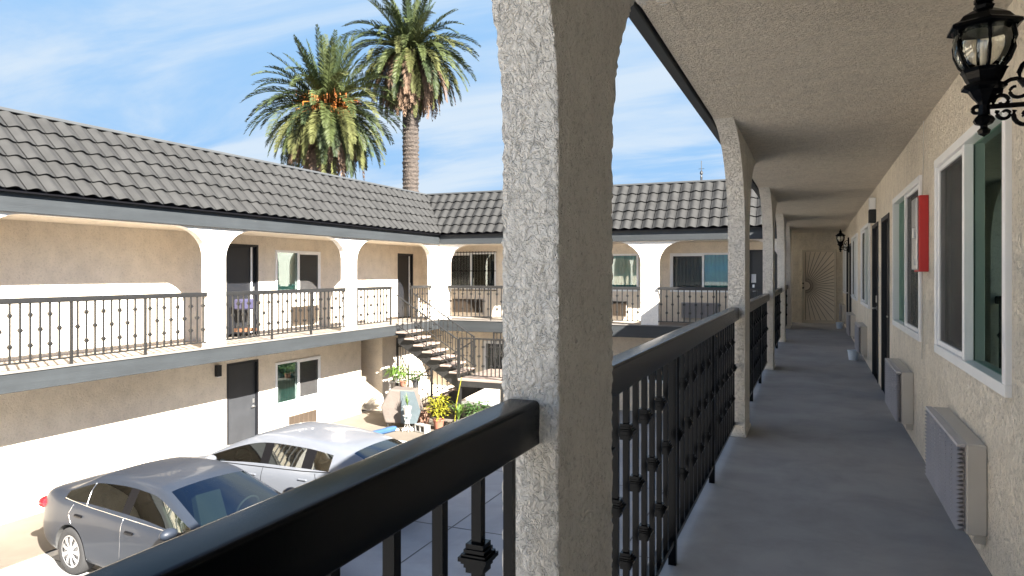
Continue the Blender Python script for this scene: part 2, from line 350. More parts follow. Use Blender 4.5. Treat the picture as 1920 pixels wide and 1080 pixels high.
# ------------------------------------------------------------------ column / arch pieces
def column_mesh(a0, a1, zb, zs, zt, A, t0, t1, put, step_a=.25, step_z=.05, flare=(1, 1), base=.0, rnd=.0):
    """arcade column with its half arches: width a0..a1, flare starts at zs, reaches A at zt, thickness t0..t1"""
    zs_list = []; z = zb
    while z < zs-1e-6: zs_list.append(z); z += step_z if step_z < .2 else .2
    k = max(14, int((zt-zs)/step_z*1.3))
    for i in range(k+1):
        th = i/k*pi/2; zs_list.append(zs+(zt-zs)*sin(th) if i < k else zt)
    zs_list.append(zt+.03)
    na = max(1, int((a1-a0)/step_a)); nt = max(1, int(abs(t1-t0)/step_a))
    vs = []; ring = 2*(na+nt)
    for z in zs_list:
        s = 0 if z <= zs else 1-sqrt(max(0, 1-((min(z, zt)-zs)/(zt-zs))**2))
        e0 = a0-A*s*flare[0]; e1 = a1+A*s*flare[1]
        for i in range(na): vs.append(put(e0+(e1-e0)*i/na, t0, z))
        for i in range(nt): vs.append(put(e1, t0+(t1-t0)*i/nt, z))
        for i in range(na): vs.append(put(e1+(e0-e1)*i/na, t1, z))
        for i in range(nt): vs.append(put(e0, t1+(t0-t1)*i/nt, z))
    n = len(zs_list)
    fs = [(i*ring+k2, i*ring+(k2+1) % ring, (i+1)*ring+(k2+1) % ring, (i+1)*ring+k2) for i in range(n-1) for k2 in range(ring)]
    fs += [tuple(range(ring)), tuple((n-1)*ring+k2 for k2 in range(ring))]
    mb = MB(); mb.add(vs, fs); return mb
PX = lambda a, t, z: (t, a, z)     # walls running along y
PY = lambda a, t, z: (a, t, z)     # walls running along x

# ------------------------------------------------------------------ windows, doors, AC units
def curtain(x0, x1, z0, z1, y, n, amp=.018):
    mb = MB(); m = max(4, int((x1-x0)/.012)); vs = []
    for j in (0, 1):
        for i in range(m+1):
            x = x0+(x1-x0)*i/m; ph = (x-x0)*n*2*pi
            vs.append((x, y+amp*sin(ph+.6*sin(ph*.37))+.006*sin(ph*2.3), (z0, z1)[j]))
    mb.add(vs, [(i, i+1, m+2+i, m+1+i) for i in range(m)]); return mb
def window(parent, org, rz, w, z0, z1, screen='left', glass='glass', cur='curtain', curt=(0, 1), label=None, bars=False, fw=.055):
    """sliding window in a white frame. local x along the wall, -y outward"""
    zc = z0; h = z1-z0
    def frame(mb, x0, x1, a, b, y0, y1, t):
        mb.bbox(x0, x1, y0, y1, a, a+t, .003); mb.bbox(x0, x1, y0, y1, b-t, b, .003)
        mb.bbox(x0, x0+t, y0+.0015, y1-.0015, a+t, b-t, .003); mb.bbox(x1-t, x1, y0+.0015, y1-.0015, a+t, b-t, .003)
    mb = MB(); frame(mb, 0, w, 0, h, -.028, .09, fw)
    mb.bbox(w/2-.026, w/2+.026, -.020, .028, fw, h-fw, .003)
    win = mb.build('window', M['white'], parent, loc=(org[0], org[1], z0), rz=rz)
    if label: win['label'] = label
    hw = w/2
    mb = MB(); sa = (fw+.002, hw+.002) if screen == 'left' else (hw-.002, w-fw-.002)
    frame(mb, sa[0], sa[1], fw+.002, h-fw-.002, -.012, .02, .032)
    sash = mb.build('sash', M['white'], win)
    mb = MB(); mb.box(sa[0]+.03, sa[1]-.03, -.002, .002, fw+.03, h-fw-.03)
    mb.build('screen', M['screen'], win)
    pa = (fw, w-fw)
    mb = MB(); mb.box(pa[0]-.005, pa[1]+.005, .030, .036, fw-.005, h-fw+.005)
    mb.build('pane', M[glass], win)
    if cur:
        x0 = fw+(w-2*fw)*curt[0]; x1 = fw+(w-2*fw)*curt[1]
        curtain(x0, x1, -.05, h-.02, .115, 9).build('curtain', M[cur], win, smooth=True)
    if bars:
        mb = MB(); nb = int(w/.11)
        for i in range(nb+1):
            x = .02+(w-.04)*i/nb; mb.tube([(x, -.10, -.06), (x, -.10, h+.04)], .009, 6)
        for z in (-.03, h*.5, h+.01): mb.box(-.03, w+.03, -.108, -.092, z-.012, z+.012)
        for x in (-.02, w+.02):
            for z in (-.03, h+.01): mb.box(x-.01, x+.01, -.10, -.002, z-.01, z+.01)
        mb.build('security_bars', M['black'], win)
    return win
def door(parent, org, rz, w, z0, h, mt='door', label=None, handle_left=True, open_edge=False, plate=False):
    """flush door in a dark frame. local x along the wall, -y outward"""
    mb = MB(); mb.bbox(.05, w-.05, .045, .09, .012, h-.05, .004)
    for i in range(0): pass
    d = mb.build('door', M[mt], parent, loc=(org[0], org[1], z0), rz=rz)
    if label: d['label'] = label
    mb = MB(); mb.box(0, .05, -.012, .11, 0, h); mb.box(w-.05, w, -.012, .11, 0, h); mb.box(.05, w-.05, -.0105, .108, h-.05, h-.001)
    mb.build('frame', M['doord'], d)
    hx = .11 if handle_left else w-.11
    mb = MB(); mb.lathe([(.0, 0), (.03, 0), (.03, .008), (.012, .012), (.012, .05)], (hx, .045, .95), 12, tilt=Matrix.Rotation(R(90), 3, 'X'))
    mb.bbox(min(hx, hx+(.11 if handle_left else -.11)), max(hx, hx+(.11 if handle_left else -.11)), -.016, -.002, .94, .96, .004)
    mb.bbox(hx-.03, hx+.03, .030, .046, 1.03, 1.13, .004)
    mb.build('handle', M['silver'], d)
    if plate:
        mb = MB(); mb.bbox(hx-.06, hx+.07, .028, .046, 1.18, 1.42, .004); mb.build('keypad', M['white'], d)
    return d
def ac_unit(org, rz, w, z0, h, label, depth=.135, grill='acgrill', group='air conditioner units under the windows', slats=19):
    t = thing('air_conditioner', label, 'air conditioner', (org[0], org[1], z0), rz, group)
    d2 = depth-.045
    MB().bbox(0, w, -d2, .0, 0, h, .006).build('case', M['acbox'], t)
    mb = MB(); mb.box(.012, w-.012, -d2-.004, -d2-.001, .012, h-.012)
    ns = slats
    for i in range(ns):
        z = .015+(h-.03)*i/ns; dz = (h-.03)/ns
        # each louvre: a folded blade that sticks out in a point
        mb.add([(0, -d2-.006, z), (w, -d2-.006, z), (w, -depth, z+dz*.35), (0, -depth, z+dz*.35), (w, -d2-.010, z+dz*.80), (0, -d2-.010, z+dz*.80)],
               [(0, 1, 2, 3), (3, 2, 4, 5)])
    for x in [w*k/6 for k in range(1, 6)]: mb.box(x-.004, x+.004, -depth+.006, -d2-.005, .01, h-.01)
    mb.bbox(0, w, -depth+.004, -d2-.002, h-.016, h, .003)
    mb.build('grille', M[grill], t, recalc=False)
    mb = MB(); mb.box(.04, .09, -.05, -.0005, -.05, -.0005); mb.box(w-.09, w-.04, -.05, -.0005, -.05, -.0005)
    mb.build('bracket', M['acbox'], t)
    return t

# ------------------------------------------------------------------ OUR WING (camera stands on its gallery)
XI, XO, XW = -.555, -.700, .79
ZC = 2.62
YB0, YBI, YBW = 19.70, 19.85, 21.10
near = thing('motel_wing', 'near gallery wing the camera stands in, cream stucco with grey floor', 'building', group='wings of the motel')
Y0, Y1 = -3.05, 22.5
wins = [(-1.2, .8), (3.68, 5.64), (6.40, 8.45), (12.0, 13.95), (15.3, 17.3), (20.5, 22.1)]
doors = [(1.35, 2.3), (9.05, 9.99), (10.54, 11.5), (17.75, 18.65), (19.2, 20.15)]
holes = [(a, b, .91, 2.22) for a, b in wins]+[(a, b, 0, 2.13) for a, b in doors]
wall_part('wall', near, M['stucco_wall'], Y0, Y1, 0.0, ZC+.1, holes, XW, XW+.16, PX)
wall_part('wall', near, M['stucco_wall'], Y0, Y1, GZ, -.3, [], XW, XW+.16, PX)
MB().box(-.9, XO+.019, YBW, Y1+.1, ZC, ZC+.09).build('ceiling', M['stucco_ceil'], near)
MB().box(XO+.02, XW+.002, Y0, Y1+.1, ZC, ZC+.09).build('ceiling', M['stucco_ceil'], near)
MB().box(XO+.006, XW-.001, Y0, 19.6, -.26, 0).build('walkway_floor', M['floor'], near)
MB().box(-2.7, -.901, YBW+.161, Y1, -.26, 0.0005).build('walkway_floor', M['floor'], near)  # floor of an added light well that brightens the end door
MB().box(-.9, XW-.001, 19.601, Y1, -.26, 0.001).build('walkway_floor', M['floor'], near)
MB().bbox(XO-.06, XO+.004, Y0, 20.0, -.34, .008, .008).build('deck_fascia', M['fascia'], near)
MB().bbox(XO-.075, XO-.012, Y0, 19.3, ZC-.012, ZC+.32, .006).build('roof_fascia', M['fascia'], near)
mb = MB(); mb.add([(XO-.13, Y0, ZC+.33), (XO-.13, 19.6, ZC+.33), (.42, 19.6, 3.80), (.42, Y0, 3.80), (9, Y0, 3.80), (9, 24, 3.80), (.42, 24, 3.80)], [(0, 1, 2, 3), (3, 6, 5, 4)])
mb.box(XO-.011, .3, Y0, 19.6, ZC+.10, ZC+.14); mb.build('roof', M['tile'], near)
mb = MB(); mb.box(XW+.16, 7, Y0+.17, 24, -2.6, 3.7, skip=('l',)); mb.build('interior', M['room'], near)
wall_part('wall', near, M['stucco_wall'], XW+.161, 7.1, GZ, 3.7, [], Y0, Y0+.16, PY)
wall_part('end_wall', near, M['stucco_wall'], -2.70, XW, 0, ZC+.1, [(-.29, .60, .0, 2.10)], Y1, Y1+.15, PY)  # runs on to the left to back the added light well
# gallery columns with their half arches
cols = [-3.05, 1.60, 6.60, 11.35, 16.05]
for i, a in enumerate(cols):
    w = .49
    if i == 1:
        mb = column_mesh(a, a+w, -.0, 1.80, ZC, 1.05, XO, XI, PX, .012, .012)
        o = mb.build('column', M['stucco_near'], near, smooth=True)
    elif i == 2:
        mb = column_mesh(a, a+w, -.0, 1.80, ZC, 1.05, XO, XI, PX, .06, .05)
        o = mb.build('column', M['stucco_col'], near)
    else:
        mb = column_mesh(a, a+w, -.0, 1.80, ZC, 1.05, XO, XI, PX)
        o = mb.build('column', M['stucco_col'], near)
    mb = MB(); mb.bbox(XO-.004, XI+.012, a-.006, a+w+.012, .0, .035, .006)
    mb.build('column_foot', M['stucco_col'], near)
column_mesh(20.0, 20.5, 0, 1.8, ZC, 1.05, XO, XI, PX).build('column', M['stucco_col'], near)
MB().box(XO+.003, XI-.003, Y0, Y1, ZC-.001, ZC+.09).build('lintel', M['stucco_ceil'], near)
for i, (a, b) in enumerate(wins):
    window(near, (XW, b), R(-90), b-a, .91, 2.22, screen='left' if i in (1, 3, 4, 5) else 'right', cur='curtaind', curt=(0, 1))
for i, (a, b) in enumerate(doors):
    door(near, (XW, b), R(-90), b-a, 0, 2.13, 'doord', handle_left=(i % 2 == 0))
# security door with its sunburst at the end of the gallery
mb = MB(); x0, x1, h = -.31, .61, 2.13
mb.bbox(x0, x0+.06, -.03, .03, 0, h, .004); mb.bbox(x1-.06, x1, -.03, .03, 0, h, .004); mb.bbox(x0+.06, x1-.06, -.028, .028, h-.07, h, .004); mb.bbox(x0+.06, x1-.06, -.028, .028, 0, .09, .004)
sd = mb.build('door', M['securitydoor'], near, loc=(0, Y1-.034, 0)); sd['label'] = 'beige security screen door with iron sunburst at the end of the gallery'
MB().box(x0+.055, x1-.055, .0, .012, .08, h-.06).build('screen', M['securityscreen'], sd)
mb = MB(); cx, cz = x0+.10, 1.08
for k in range(25):
    a = R(-90+180*k/24); dx, dz = cos(a), sin(a)
    tt = min((x1-.06-cx)/max(dx, 1e-3), ((h-.07-cz) if dz > 0 else (cz-.09))/max(abs(dz), 1e-3))
    mb.tube([(cx+dx*.13, -.008, cz+dz*.13), (cx+dx*tt, -.008, cz+dz*tt)], .0065, 5)
for rr in (.13, .20): mb.tube([(cx+rr*cos(R(a)), -.009, cz+rr*sin(R(a))) for a in range(-90, 91, 10)], .007, 6)
mb.build('sunburst', M['burst'], sd)
mb = MB(); mb.lathe([(.001, 0), (.028, 0), (.028, .012), (.02, .05), (.001, .055)], (x0+.035, -.03, 1.02), 12, tilt=Matrix.Rotation(R(90), 3, 'X'))
mb.lathe([(.001, 0), (.024, 0), (.024, .015), (.001, .018)], (x0+.035, -.03, 1.15), 12, tilt=Matrix.Rotation(R(90), 3, 'X')); mb.build('handle', M['doord'], sd)
# AC units on our wall
for (y, lb) in ((4.145, 'nearest beige air conditioner with grey louvres below the large near window'), (6.96, 'second beige air conditioner along the wall, below the window beside the red cabinet'),
                (12.67, 'small looking beige air conditioner above the nearer pale blue bucket'), (16.1, 'beige air conditioner just beyond the nearer bucket, before the far doors'),
                (20.9, 'farthest beige air conditioner beside the security door and far bucket')):
    ac_unit((XW, y+1.09), R(-90), 1.09, .15, .45, lb, group='air conditioners on the near gallery wall')
for (x, y, lb) in ((.615, 13.2, 'pale blue plastic bucket on the walkway below the third air conditioner'), (.63, 20.5, 'far pale blue bucket on the walkway near the security door')):
    mb = MB(); mb.lathe([(.0001, .002), (.066, .002), (.070, .0), (.088, .150), (.094, .152), (.094, .165), (.085, .165), (.080, .12), (.0001, .12)], (x, y, 0), 20)
    tag(mb.build('bucket', M['bucket'], smooth=False), lb, 'bucket', 'buckets catching drips on the walkway')
# red cabinet
t = thing('extinguisher_cabinet', 'red metal fire extinguisher cabinet fixed to the wall between two windows', 'fire cabinet', (XW, 6.36, 1.46), R(-90))
MB().bbox(0, .28, -.066, -.001, 0, .57, .004).build('case', M['red'], t)
mb = MB(); mb.bbox(.012, .268, -.084, -.067, .015, .555, .003); mb.box(.27, .276, -.098, -.085, .05, .09); mb.build('door', M['silver'], t)
mb = MB(); mb.bbox(.235, .252, -.104, -.085, .25, .33, .003); mb.build('handle', M['silver'], t)
t = MB().tube([(XW-.008, 6.30, ZC), (XW-.008, 6.31, 2.3), (XW-.008, 6.38, 2.05), (XW-.008, 6.385, .78)], .0045, 6).build('cable', M['acbox']); tag(t, 'thin cable running down the wall beside the red cabinet', 'cable')
# sign light above door B
t = thing('wall_light', 'small boxy dark and white light above the second black door', 'wall lamp', (XW, 11.05, 2.14), R(-90))
MB().bbox(0, .16, -.09, -.001, .0, .18, .005).build('housing', M['doord'], t); MB().bbox(.01, .15, -.085, -.005, .183, .34, .005).build('shade', M['white'], t)
# gutter pipe / conduit on wall
# ------------------------------------------------------------------ wrought iron wall lanterns
def lantern(x, y, z, xw, label, n=1):
    """hanging centre at (x,y), z = middle of the globe; bracket to wall plane xw"""
    t = thing('wall_lantern', label, 'wall lamp', (x, y, z), 0, 'black scrollwork wall lanterns'); t.scale = (1, 1, .94)
    mb = MB()
    roof = [(.0001, .245), (.008, .235), (.016, .222), (.010, .210), (.022, .203), (.034, .190), (.034, .176), (.026, .170), (.036, .160), (.030, .148), (.052, .136), (.082, .118), (.098, .098), (.124, .084), (.126, .072), (.112, .066), (.108, .075), (.06, .10), (.0001, .11)]
    mb.lathe(roof, n=6, ang0=R(30)); mb.build('cap', M['black'], t)
    gl = [(.058, -.088), (.078, -.062), (.094, -.02), (.098, .02), (.094, .05), (.086, .074)]
    MB().lathe(gl, n=36).build('globe', M['lampglass'], t, smooth=True)
    MB().lathe([(.0001, -.09), (.012, -.085), (.013, -.03), (.011, .02), (.0001, .035)], n=14).build('bulb', M['bulb'], t, smooth=True)
    mb = MB()
    for k in range(6):
        a = R(60*k+30); mb.tube([((r+.004)*cos(a), (r+.004)*sin(a), zz2) for r, zz2 in gl], .0065, 6)
    mb.lathe([(.088, .062), (.103, .064), (.103, .078), (.088, .078)], n=24)
    mb.build('cage', M['black'], t)
    mb = MB()
    base = [(.064, -.082), (.078, -.088), (.070, -.100), (.060, -.125), (.052, -.140), (.072, -.148), (.074, -.160), (.052, -.170), (.040, -.190), (.024, -.212), (.018, -.225), (.020, -.262), (.030, -.272), (.036, -.284), (.028, -.298), (.012, -.304), (.012, -.312), (.022, -.322), (.018, -.336), (.0001, -.348)]
    mb.lathe(base, n=8, ang0=R(22.5)); mb.build('base', M['black'], t)
    mb = MB(); L = xw-x
    def spiral(cx, cz, r0, r1, a0, a1, rr=.008, n=18):
        mb.tube([(cx+(r0+(r1-r0)*i/n)*cos(R(a0+(a1-a0)*i/n)), 0, cz+(r0+(r1-r0)*i/n)*sin(R(a0+(a1-a0)*i/n))) for i in range(n+1)], [rr*(1-.35*i/n) for i in range(n+1)], 6)
    mb.tube([(.0, 0, -.232), (L-.02, 0, -.232)], .010, 8)
    spiral(-.022, -.243, .016, .010, 60, 300, .009)
    spiral(L*.22+.01, -.215, .030, .008, 200, -160, .009)
    spiral(L*.47, -.175, .052, .014, 190, -260, .009)
    spiral(L*.80, -.110, .070, .018, 230, -240, .010)
    spiral(L*.62, -.275, .045, .012, 150, 560, .009)
    spiral(L*.30, -.262, .026, .008, 150, 500, .008)
    spiral(L*.92, -.300, .030, .008, 120, 480, .008)
    mb.tube([(L-.022, 0, -.36), (L-.022, 0, .02)], .011, 8)
    mb.build('bracket', M['black'], t)
    MB().bbox(L-.014, L-.001, -.03, .03, -.36, .03, .005).build('backplate', M['black'], t)
    return t
lantern(.575, 3.08, 2.275, XW, 'large black scrollwork lantern above the near window, top right')
lantern(.60, 18.9, 2.28, XW, 'distant black scrollwork lantern near the security door')

# ------------------------------------------------------------------ railings
def collar(mb, z, r=.040):
    for (h0, h1, w) in ((.030, .019, r*.62), (.019, .012, r*.72), (.010, .0045, r*.86), (.0045, -.0045, r), (-.0045, -.010, r*.86), (-.012, -.019, r*.72), (-.019, -.030, r*.62)):
        mb.box(-w, w, -w, w, z+h1, z+h0)
BAL = {}
def baluster(kind, zb, zt, w, r):
    key = (kind, round(zb, 3), round(zt, 3), w)
    if key not in BAL:
        mb = MB(); mb.box(-w, w, -w, w, zb, zt); H = zt-zb
        for f in ((.80, .27) if kind else (.54,)): collar(mb, zb+H*f, r)
        BAL[key] = mb.mesh('baluster', M['black' if w < .0112 else 'iron'], recalc=False)
    return BAL[key]
def rounded_bar(L, hw_, z0, z1, r, n=5):
    pr = []
    for (cx_, cz_, a0_) in ((hw_-r, z1-r, 0), (-hw_+r, z1-r, 90), (-hw_+r*.4, z0+r*.4, 180), (hw_-r*.4, z0+r*.4, 270)):
        rr = r if a0_ < 180 else r*.4
        for k in range(n+1): a = R(a0_+90*k/n); pr.append((cx_+rr*cos(a), cz_+rr*sin(a)))
    m = len(pr); N = max(2, int(L/.5)); mb = MB()
    vs = [(L*i/N, y, z) for i in range(N+1) for (y, z) in pr]
    mb.add(vs, [(i*m+k, i*m+(k+1) % m, (i+1)*m+(k+1) % m, (i+1)*m+k) for i in range(N) for k in range(m)]+[tuple(range(m)), tuple(N*m+k for k in range(m))])
    return mb
def railing(p0, p1, z, label, posts, n, ztop=1.145, rail_h=.105, mt='black', w=.011, group='gallery railings', rw=.028, start=0):
    d = Vector((p1[0]-p0[0], p1[1]-p0[1])); L = d.length
    t = thing('railing', label, 'railing', (p0[0], p0[1], z), math.atan2(d.y, d.x), group)
    b = .007
    smooth_by_angle(rounded_bar(L, rw, ztop-rail_h, ztop, .013 if mt == 'black' else .006).build('top_rail', M[mt], t), 50)
    MB().bbox(0, L, -.014, .014, .105, .130, .002).build('bottom_rail', M[mt], t)
    for p in posts: MB().box(p-.019, p+.019, -.019, .019, .0, ztop-rail_h).build('post', M[mt], t)
    for i in range(n):
        x = L*(i+.5)/n
        if any(abs(x-p) < L/n*.45 for p in posts): continue
        link('baluster', baluster((i+start) % 2, .130, ztop-rail_h, w, .032 if w < .0112 else .034), t, (x, 0, 0))
    return t
RX = -.646
spans = [(1.60, -2.56, 'near black railing running from the big column past the camera'), (2.09, 6.60, 'black railing between the big column and the second column'),
         (7.09, 11.35, 'black railing between the second and third gallery columns'), (11.84, 16.05, 'black railing between the third and fourth gallery columns'), (16.54, 20.0, 'farthest black railing of the near gallery')]
for i, (a, b, lb) in enumerate(spans):
    L = abs(b-a)
    if i == 0: posts = [1.50, 2.9]; n = 25
    else: posts = [L/3, 2*L/3]; n = 29 if i < 4 else 23
    railing((RX, a), (RX, b), 0, lb, posts, n, group='railings of the near gallery', rw=.043)

# ------------------------------------------------------------------ LEFT WING across the court
XL0, XLI, XLW = -10.80, -10.95, -12.20
ZT = 2.33
left = thing('motel_wing', 'long sunlit wing across the court, two storeys with grey tiled roof', 'building', group='wings of the motel')
YL0 = -12.
lwins = [(13.94, 15.67, .93, 2.02), (13.94, 15.67, -1.84, -.76), (-2, -.2, .93, 2.02)]
ldoors = [(12.34, 13.35, 0, 2.12), (19.56, 20.5, 0, 2.08), (12.36, 13.35, GZ, -.60), (3.0, 3.95, GZ, -.6)]
hol = [(a, b, c, d) for a, b, c, d in lwins+ldoors]
wall_part('wall', left, M['stucco_far'], YL0, 21.1, 0.0, ZT+.1, [h for h in hol if h[2] >= 0], XLW, XLW-.16, PX)
wall_part('wall', left, M['stucco_far'], YL0, 17.56, GZ, -.3, [h for h in hol if h[2] < 0], XLW+.002, XLW-.16, PX)
mb = MB(); mb.box(-14.0, -11.85, 18.15, 21.09, GZ, -.29); mb.box(-14.0, -13.2, 17.0, 18.15, GZ, -.29); mb.build('recess_wall', M['stucco_far'], left)
MB().box(XLW, XLI+.01, YL0, 21.1, ZT, ZT+.06).build('ceiling', M['stucco_far'], left)
MB().box(XLW, XL0+.03, YL0, 21.1, -.29, .0).build('walkway_floor', M['tiledeck'], left)
mb = MB(); mb.bbox(XL0+.032, XL0+.085, YL0, 19.62, -.29, -.012, .006); mb.build('deck_fascia', M['fascia'], left)
MB().bbox(XL0+.01, XL0+.105, YL0, 19.60, -.010, .016, .003).build('flashing', M['flash'], left)
mb = MB(); mb.bbox(XL0+.012, XL0+.075, YL0, 19.63, ZT+.01, 2.67, .006); mb.build('roof_fascia', M['fascia'], left)
lc = [(-8.1, -7.62), (-3.45, -2.97), (1.15, 1.63), (5.77, 6.25), (10.45, 10.92), (14.90, 15.36)]
for a, b in lc: column_mesh(a, b, -.005, 1.74, ZT, .75, XL0, XLI, PX).build('column', M['stucco_farcol'], left)
column_mesh(19.28, 19.72, -.005, 1.74, ZT, .72, XL0, XLI, PX, flare=(1, 0)).build('column', M['stucco_farcol'], left)
mb = MB(); mb.box(XL0-.002, XLI+.002, YL0, 19.7, ZT-.002, ZT+.2); mb.build('lintel', M['stucco_farcol'], left)
mb = MB(); mb.box(-14.6, XLW-.16, YL0, 24, GZ, 3.6, skip=('r',)); mb.box(-14.6, -11.9, YL0, 24, 3.75, 3.98); mb.build('interior', M['room'], left)
window(left, (XLW, 13.94), R(90), 1.73, .93, 2.02, 'right', 'glassf', 'curtain', (0, 1))
window(left, (XLW+.002, 13.94), R(90), 1.73, -1.84, -.76, 'right', 'glassf', 'curtain', (0, 1))
window(left, (XLW, -2), R(90), 1.8, .93, 2.02, 'right', 'glassf', 'curtain', (0, 1))
door(left, (XLW, 12.34), R(90), 1.01, 0, 2.12, 'doord', 'black guest room door beside the curtained upper window', False)
door(left, (XLW, 19.56), R(90), .94, 0, 2.08, 'doord', 'narrow dark door near the top of the stairs', False)
door(left, (XLW+.002, 12.36), R(90), .99, GZ+.016, 2.05, 'door', 'charcoal ground floor door behind the parked cars', False)
door(left, (XLW+.002, 3.0), R(90), .95, GZ+.016, 2.05, 'door', None, False)
# open door leaf edge (pale) of the upper dark door
MB().bbox(.80, .835, .010, .044, .03, 2.06, .003).build('door_edge', M['white'], left, loc=(XLW, 12.34, 0), rz=R(90))
MB().bbox(.74, .765, .012, .044, .03, 2.0, .003).build('door_edge', M['white'], left, loc=(XLW, 19.56, 0), rz=R(90))
ac_unit((XLW, 14.42), R(90), 1.08, .15, .45, 'brown louvred air conditioner below the upper window across the court', .11, 'acbrown', 'air conditioners of the far wings')
t = ac_unit((XLW+.002, 14.42), R(90), 1.08, -2.62, .45, 'brown louvred air conditioner on the ground floor wall behind the cars', .05, 'acbrown', 'air conditioners of the far wings')
t = thing('wall_light', 'small black box lamp beside the charcoal ground floor door', 'wall lamp', (XLW+.002, 12.0, -.84), R(90))
MB().bbox(0, .12, -.10, -.001, 0, .25, .006).build('housing', M['doord'], t)
mb = MB(); mb.bbox(.02, .10, -.085, -.02, -.02, -.001, .004); mb.build('lens', M['white'], t)
# small linen cart standing in the doorway
t = thing('linen_cart', 'small housekeeping cart with folded purple linen by the upper black door', 'cart', (XLW+.28, 12.62, 0), R(90))
mb = MB()
for (x, y) in ((-.22, -.14), (.22, -.14), (-.22, .14), (.22, .14)): mb.tube([(x, y, .05), (x, y, .80)], .010, 6); mb.lathe([(.0001, -.012), (.03, -.012), (.03, .012), (.0001, .012)], (x, y, .03), 10, tilt=Matrix.Rotation(R(90), 3, 'Y'))
mb.build('frame', M['iron'], t)
MB().bbox(-.23, .23, -.15, .15, .12, .20, .01).build('shelf', M['orange'], t); MB().bbox(-.21, .21, -.13, .13, .62, .86, .03).build('linen', M['purple'], t)
# left railings
LR = XL0-.03+.0
for (a, b, lb, ps, n, st) in ((1.63, 5.77, 'grey railing of the far gallery mostly outside the left edge', [1.4, 2.8], 28, 0), (6.25, 10.45, 'grey railing of the far gallery, leftmost whole span, above the grey car', [1.47, 2.83], 28, 0),
                          (10.92, 14.90, 'grey railing of the far gallery in front of the black door and window', [1.35, 2.66], 27, 1),
                          (15.36, 17.03, 'short grey railing just left of the stair top', [1.64], 11, 0), (18.09, 19.28, 'short grey railing between stair top and corner column', [.03], 8, 1)):
    railing((LR, a), (LR, b), 0, lb, ps, n, 1.08, .085, 'iron', .0125, 'railings of the far gallery', .026, st)

# ------------------------------------------------------------------ BACK WING
YB0, YBI, YBW = 19.70, 19.85, 21.10
back = thing('motel_wing', 'short wing closing the far end of the court, paler grey roof tiles', 'building', group='wings of the motel')
bw = [(-11.25, -9.46, .92, 2.12), (-6.62, -4.80, .90, 2.03), (-3.87, -1.98, .90, 2.03)]
bd = [(-1.66, -.72, 0, 2.10)]
bl = [(-9.9, -8.3, -1.8, -.75), (-4.6, -3.0, -1.8, -.75)]
wall_part('wall', back, M['stucco_far'], -12.2, XI, 0, ZT+.1, bw+bd, YBW, YBW+.16, PY)
wall_part('wall', back, M['stucco_far'], -11.85, XW, GZ, -.3, bl, YBW-.002, YBW+.16, PY)
MB().box(XLW+.01, XO-.02, YBI-.01, YBW, ZT+.002, ZT+.058).build('ceiling', M['stucco_far'], back)
MB().box(XLW+.01, XO-.02, YB0-.03, YBW, -.285, -.003).build('walkway_floor', M['tiledeck'], back)
MB().bbox(XL0+.09, XO-.07, YB0-.085, YB0-.032, -.34, -.012, .006).build('deck_fascia', M['fasciab'], back)
MB().bbox(XL0+.11, XO-.07, YB0-.105, YB0-.01, -.010, .014, .003).build('flashing', M['flash'], back)
MB().bbox(XL0+.08, XO-.08, YB0-.075, YB0-.012, ZT+.01, 2.67, .006).build('roof_fascia', M['fasciab'], back)
column_mesh(XL0+.003, XL0+.36, -.004, 1.74, ZT, .72, YB0, YBI, PY, flare=(0, 1)).build('column', M['stucco_farcol'], back)
for a, b in ((-7.85, -7.38), (-4.42, -3.93)): column_mesh(a, b, -.005, 1.74, ZT, .75, YB0, YBI, PY).build('column', M['stucco_farcol'], back)
column_mesh(XO-.12, XO-.01, -.005, 1.74, ZT, .75, YB0, YBI, PY, flare=(1, 0)).build('column', M['stucco_farcol'], back)
MB().box(XL0, XO-.01, YB0+.002, YBI-.002, ZT-.002, ZT+.2).build('lintel', M['stucco_farcol'], back)
MB().box(-2.75, -2.70, YBW+.161, Y1+.1, 0, 3.9).build('wall', M['stucco_wall'], back)  # side of the added light well, unseen behind the columns
mb = MB(); mb.box(-13, -2.76, YBW+.16, 24.6, GZ, 3.6, skip=('f',)); mb.box(-13, -2.76, 20.9, 24.6, 3.75, 3.98); mb.build('interior', M['room'], back)  # rooms and roof stop short, leaving the added light well open to the sky
window(back, (-11.25, YBW), 0, 1.79, .92, 2.12, 'left', 'glassf', 'curtaind', (0, .5), 'dark upper window with white frame behind black security bars', bars=True)
window(back, (-6.62, YBW), 0, 1.82, .90, 2.03, 'left', 'glassf', 'curtain', (0, 1))
window(back, (-3.87, YBW), 0, 1.89, .90, 2.03, 'left', 'glassf', 'curtain', (0, 1))
for a, b, c, d in bl: window(back, (a, YBW-.002), 0, b-a, c, d, 'left', 'glassf', 'curtain', (0, 1))
door(back, (-1.66, YBW), 0, .94, 0, 2.10, 'door', 'dark blue grey door with white keypad in the end wing', True, plate=True)
ac_unit((-11.0, YBW), 0, 1.1, .15, .45, 'brown air conditioner below the barred window, seen beyond the stairs', .11, 'acbrown', 'air conditioners of the far wings')
ac_unit((-6.2, YBW), 0, 1.05, .15, .45, 'brown air conditioner of the end wing just right of the big near column', .11, 'acbrown', 'air conditioners of the far wings')
ac_unit((-3.53, YBW), 0, 1.05, .15, .45, 'dark grey air conditioner in the shade below the end wing window', .11, 'acgrill', 'air conditioners of the far wings')
BR = YB0-.03
for (a, b, lb, ps, n) in ((XL0+.36, -7.85, 'grey railing of the end wing in front of the barred window', [1.45], 18), (-7.38, -4.42, 'grey railing of the end wing showing beside the big near column', [1.4], 20),
                      (-3.93, XO-.12, 'grey railing of the end wing in front of the teal curtained window', [1.55], 20)):
    railing((a, BR), (b, BR), 0, lb, ps, n, 1.07, .085, 'iron', .0125, 'railings of the end wing', .026)

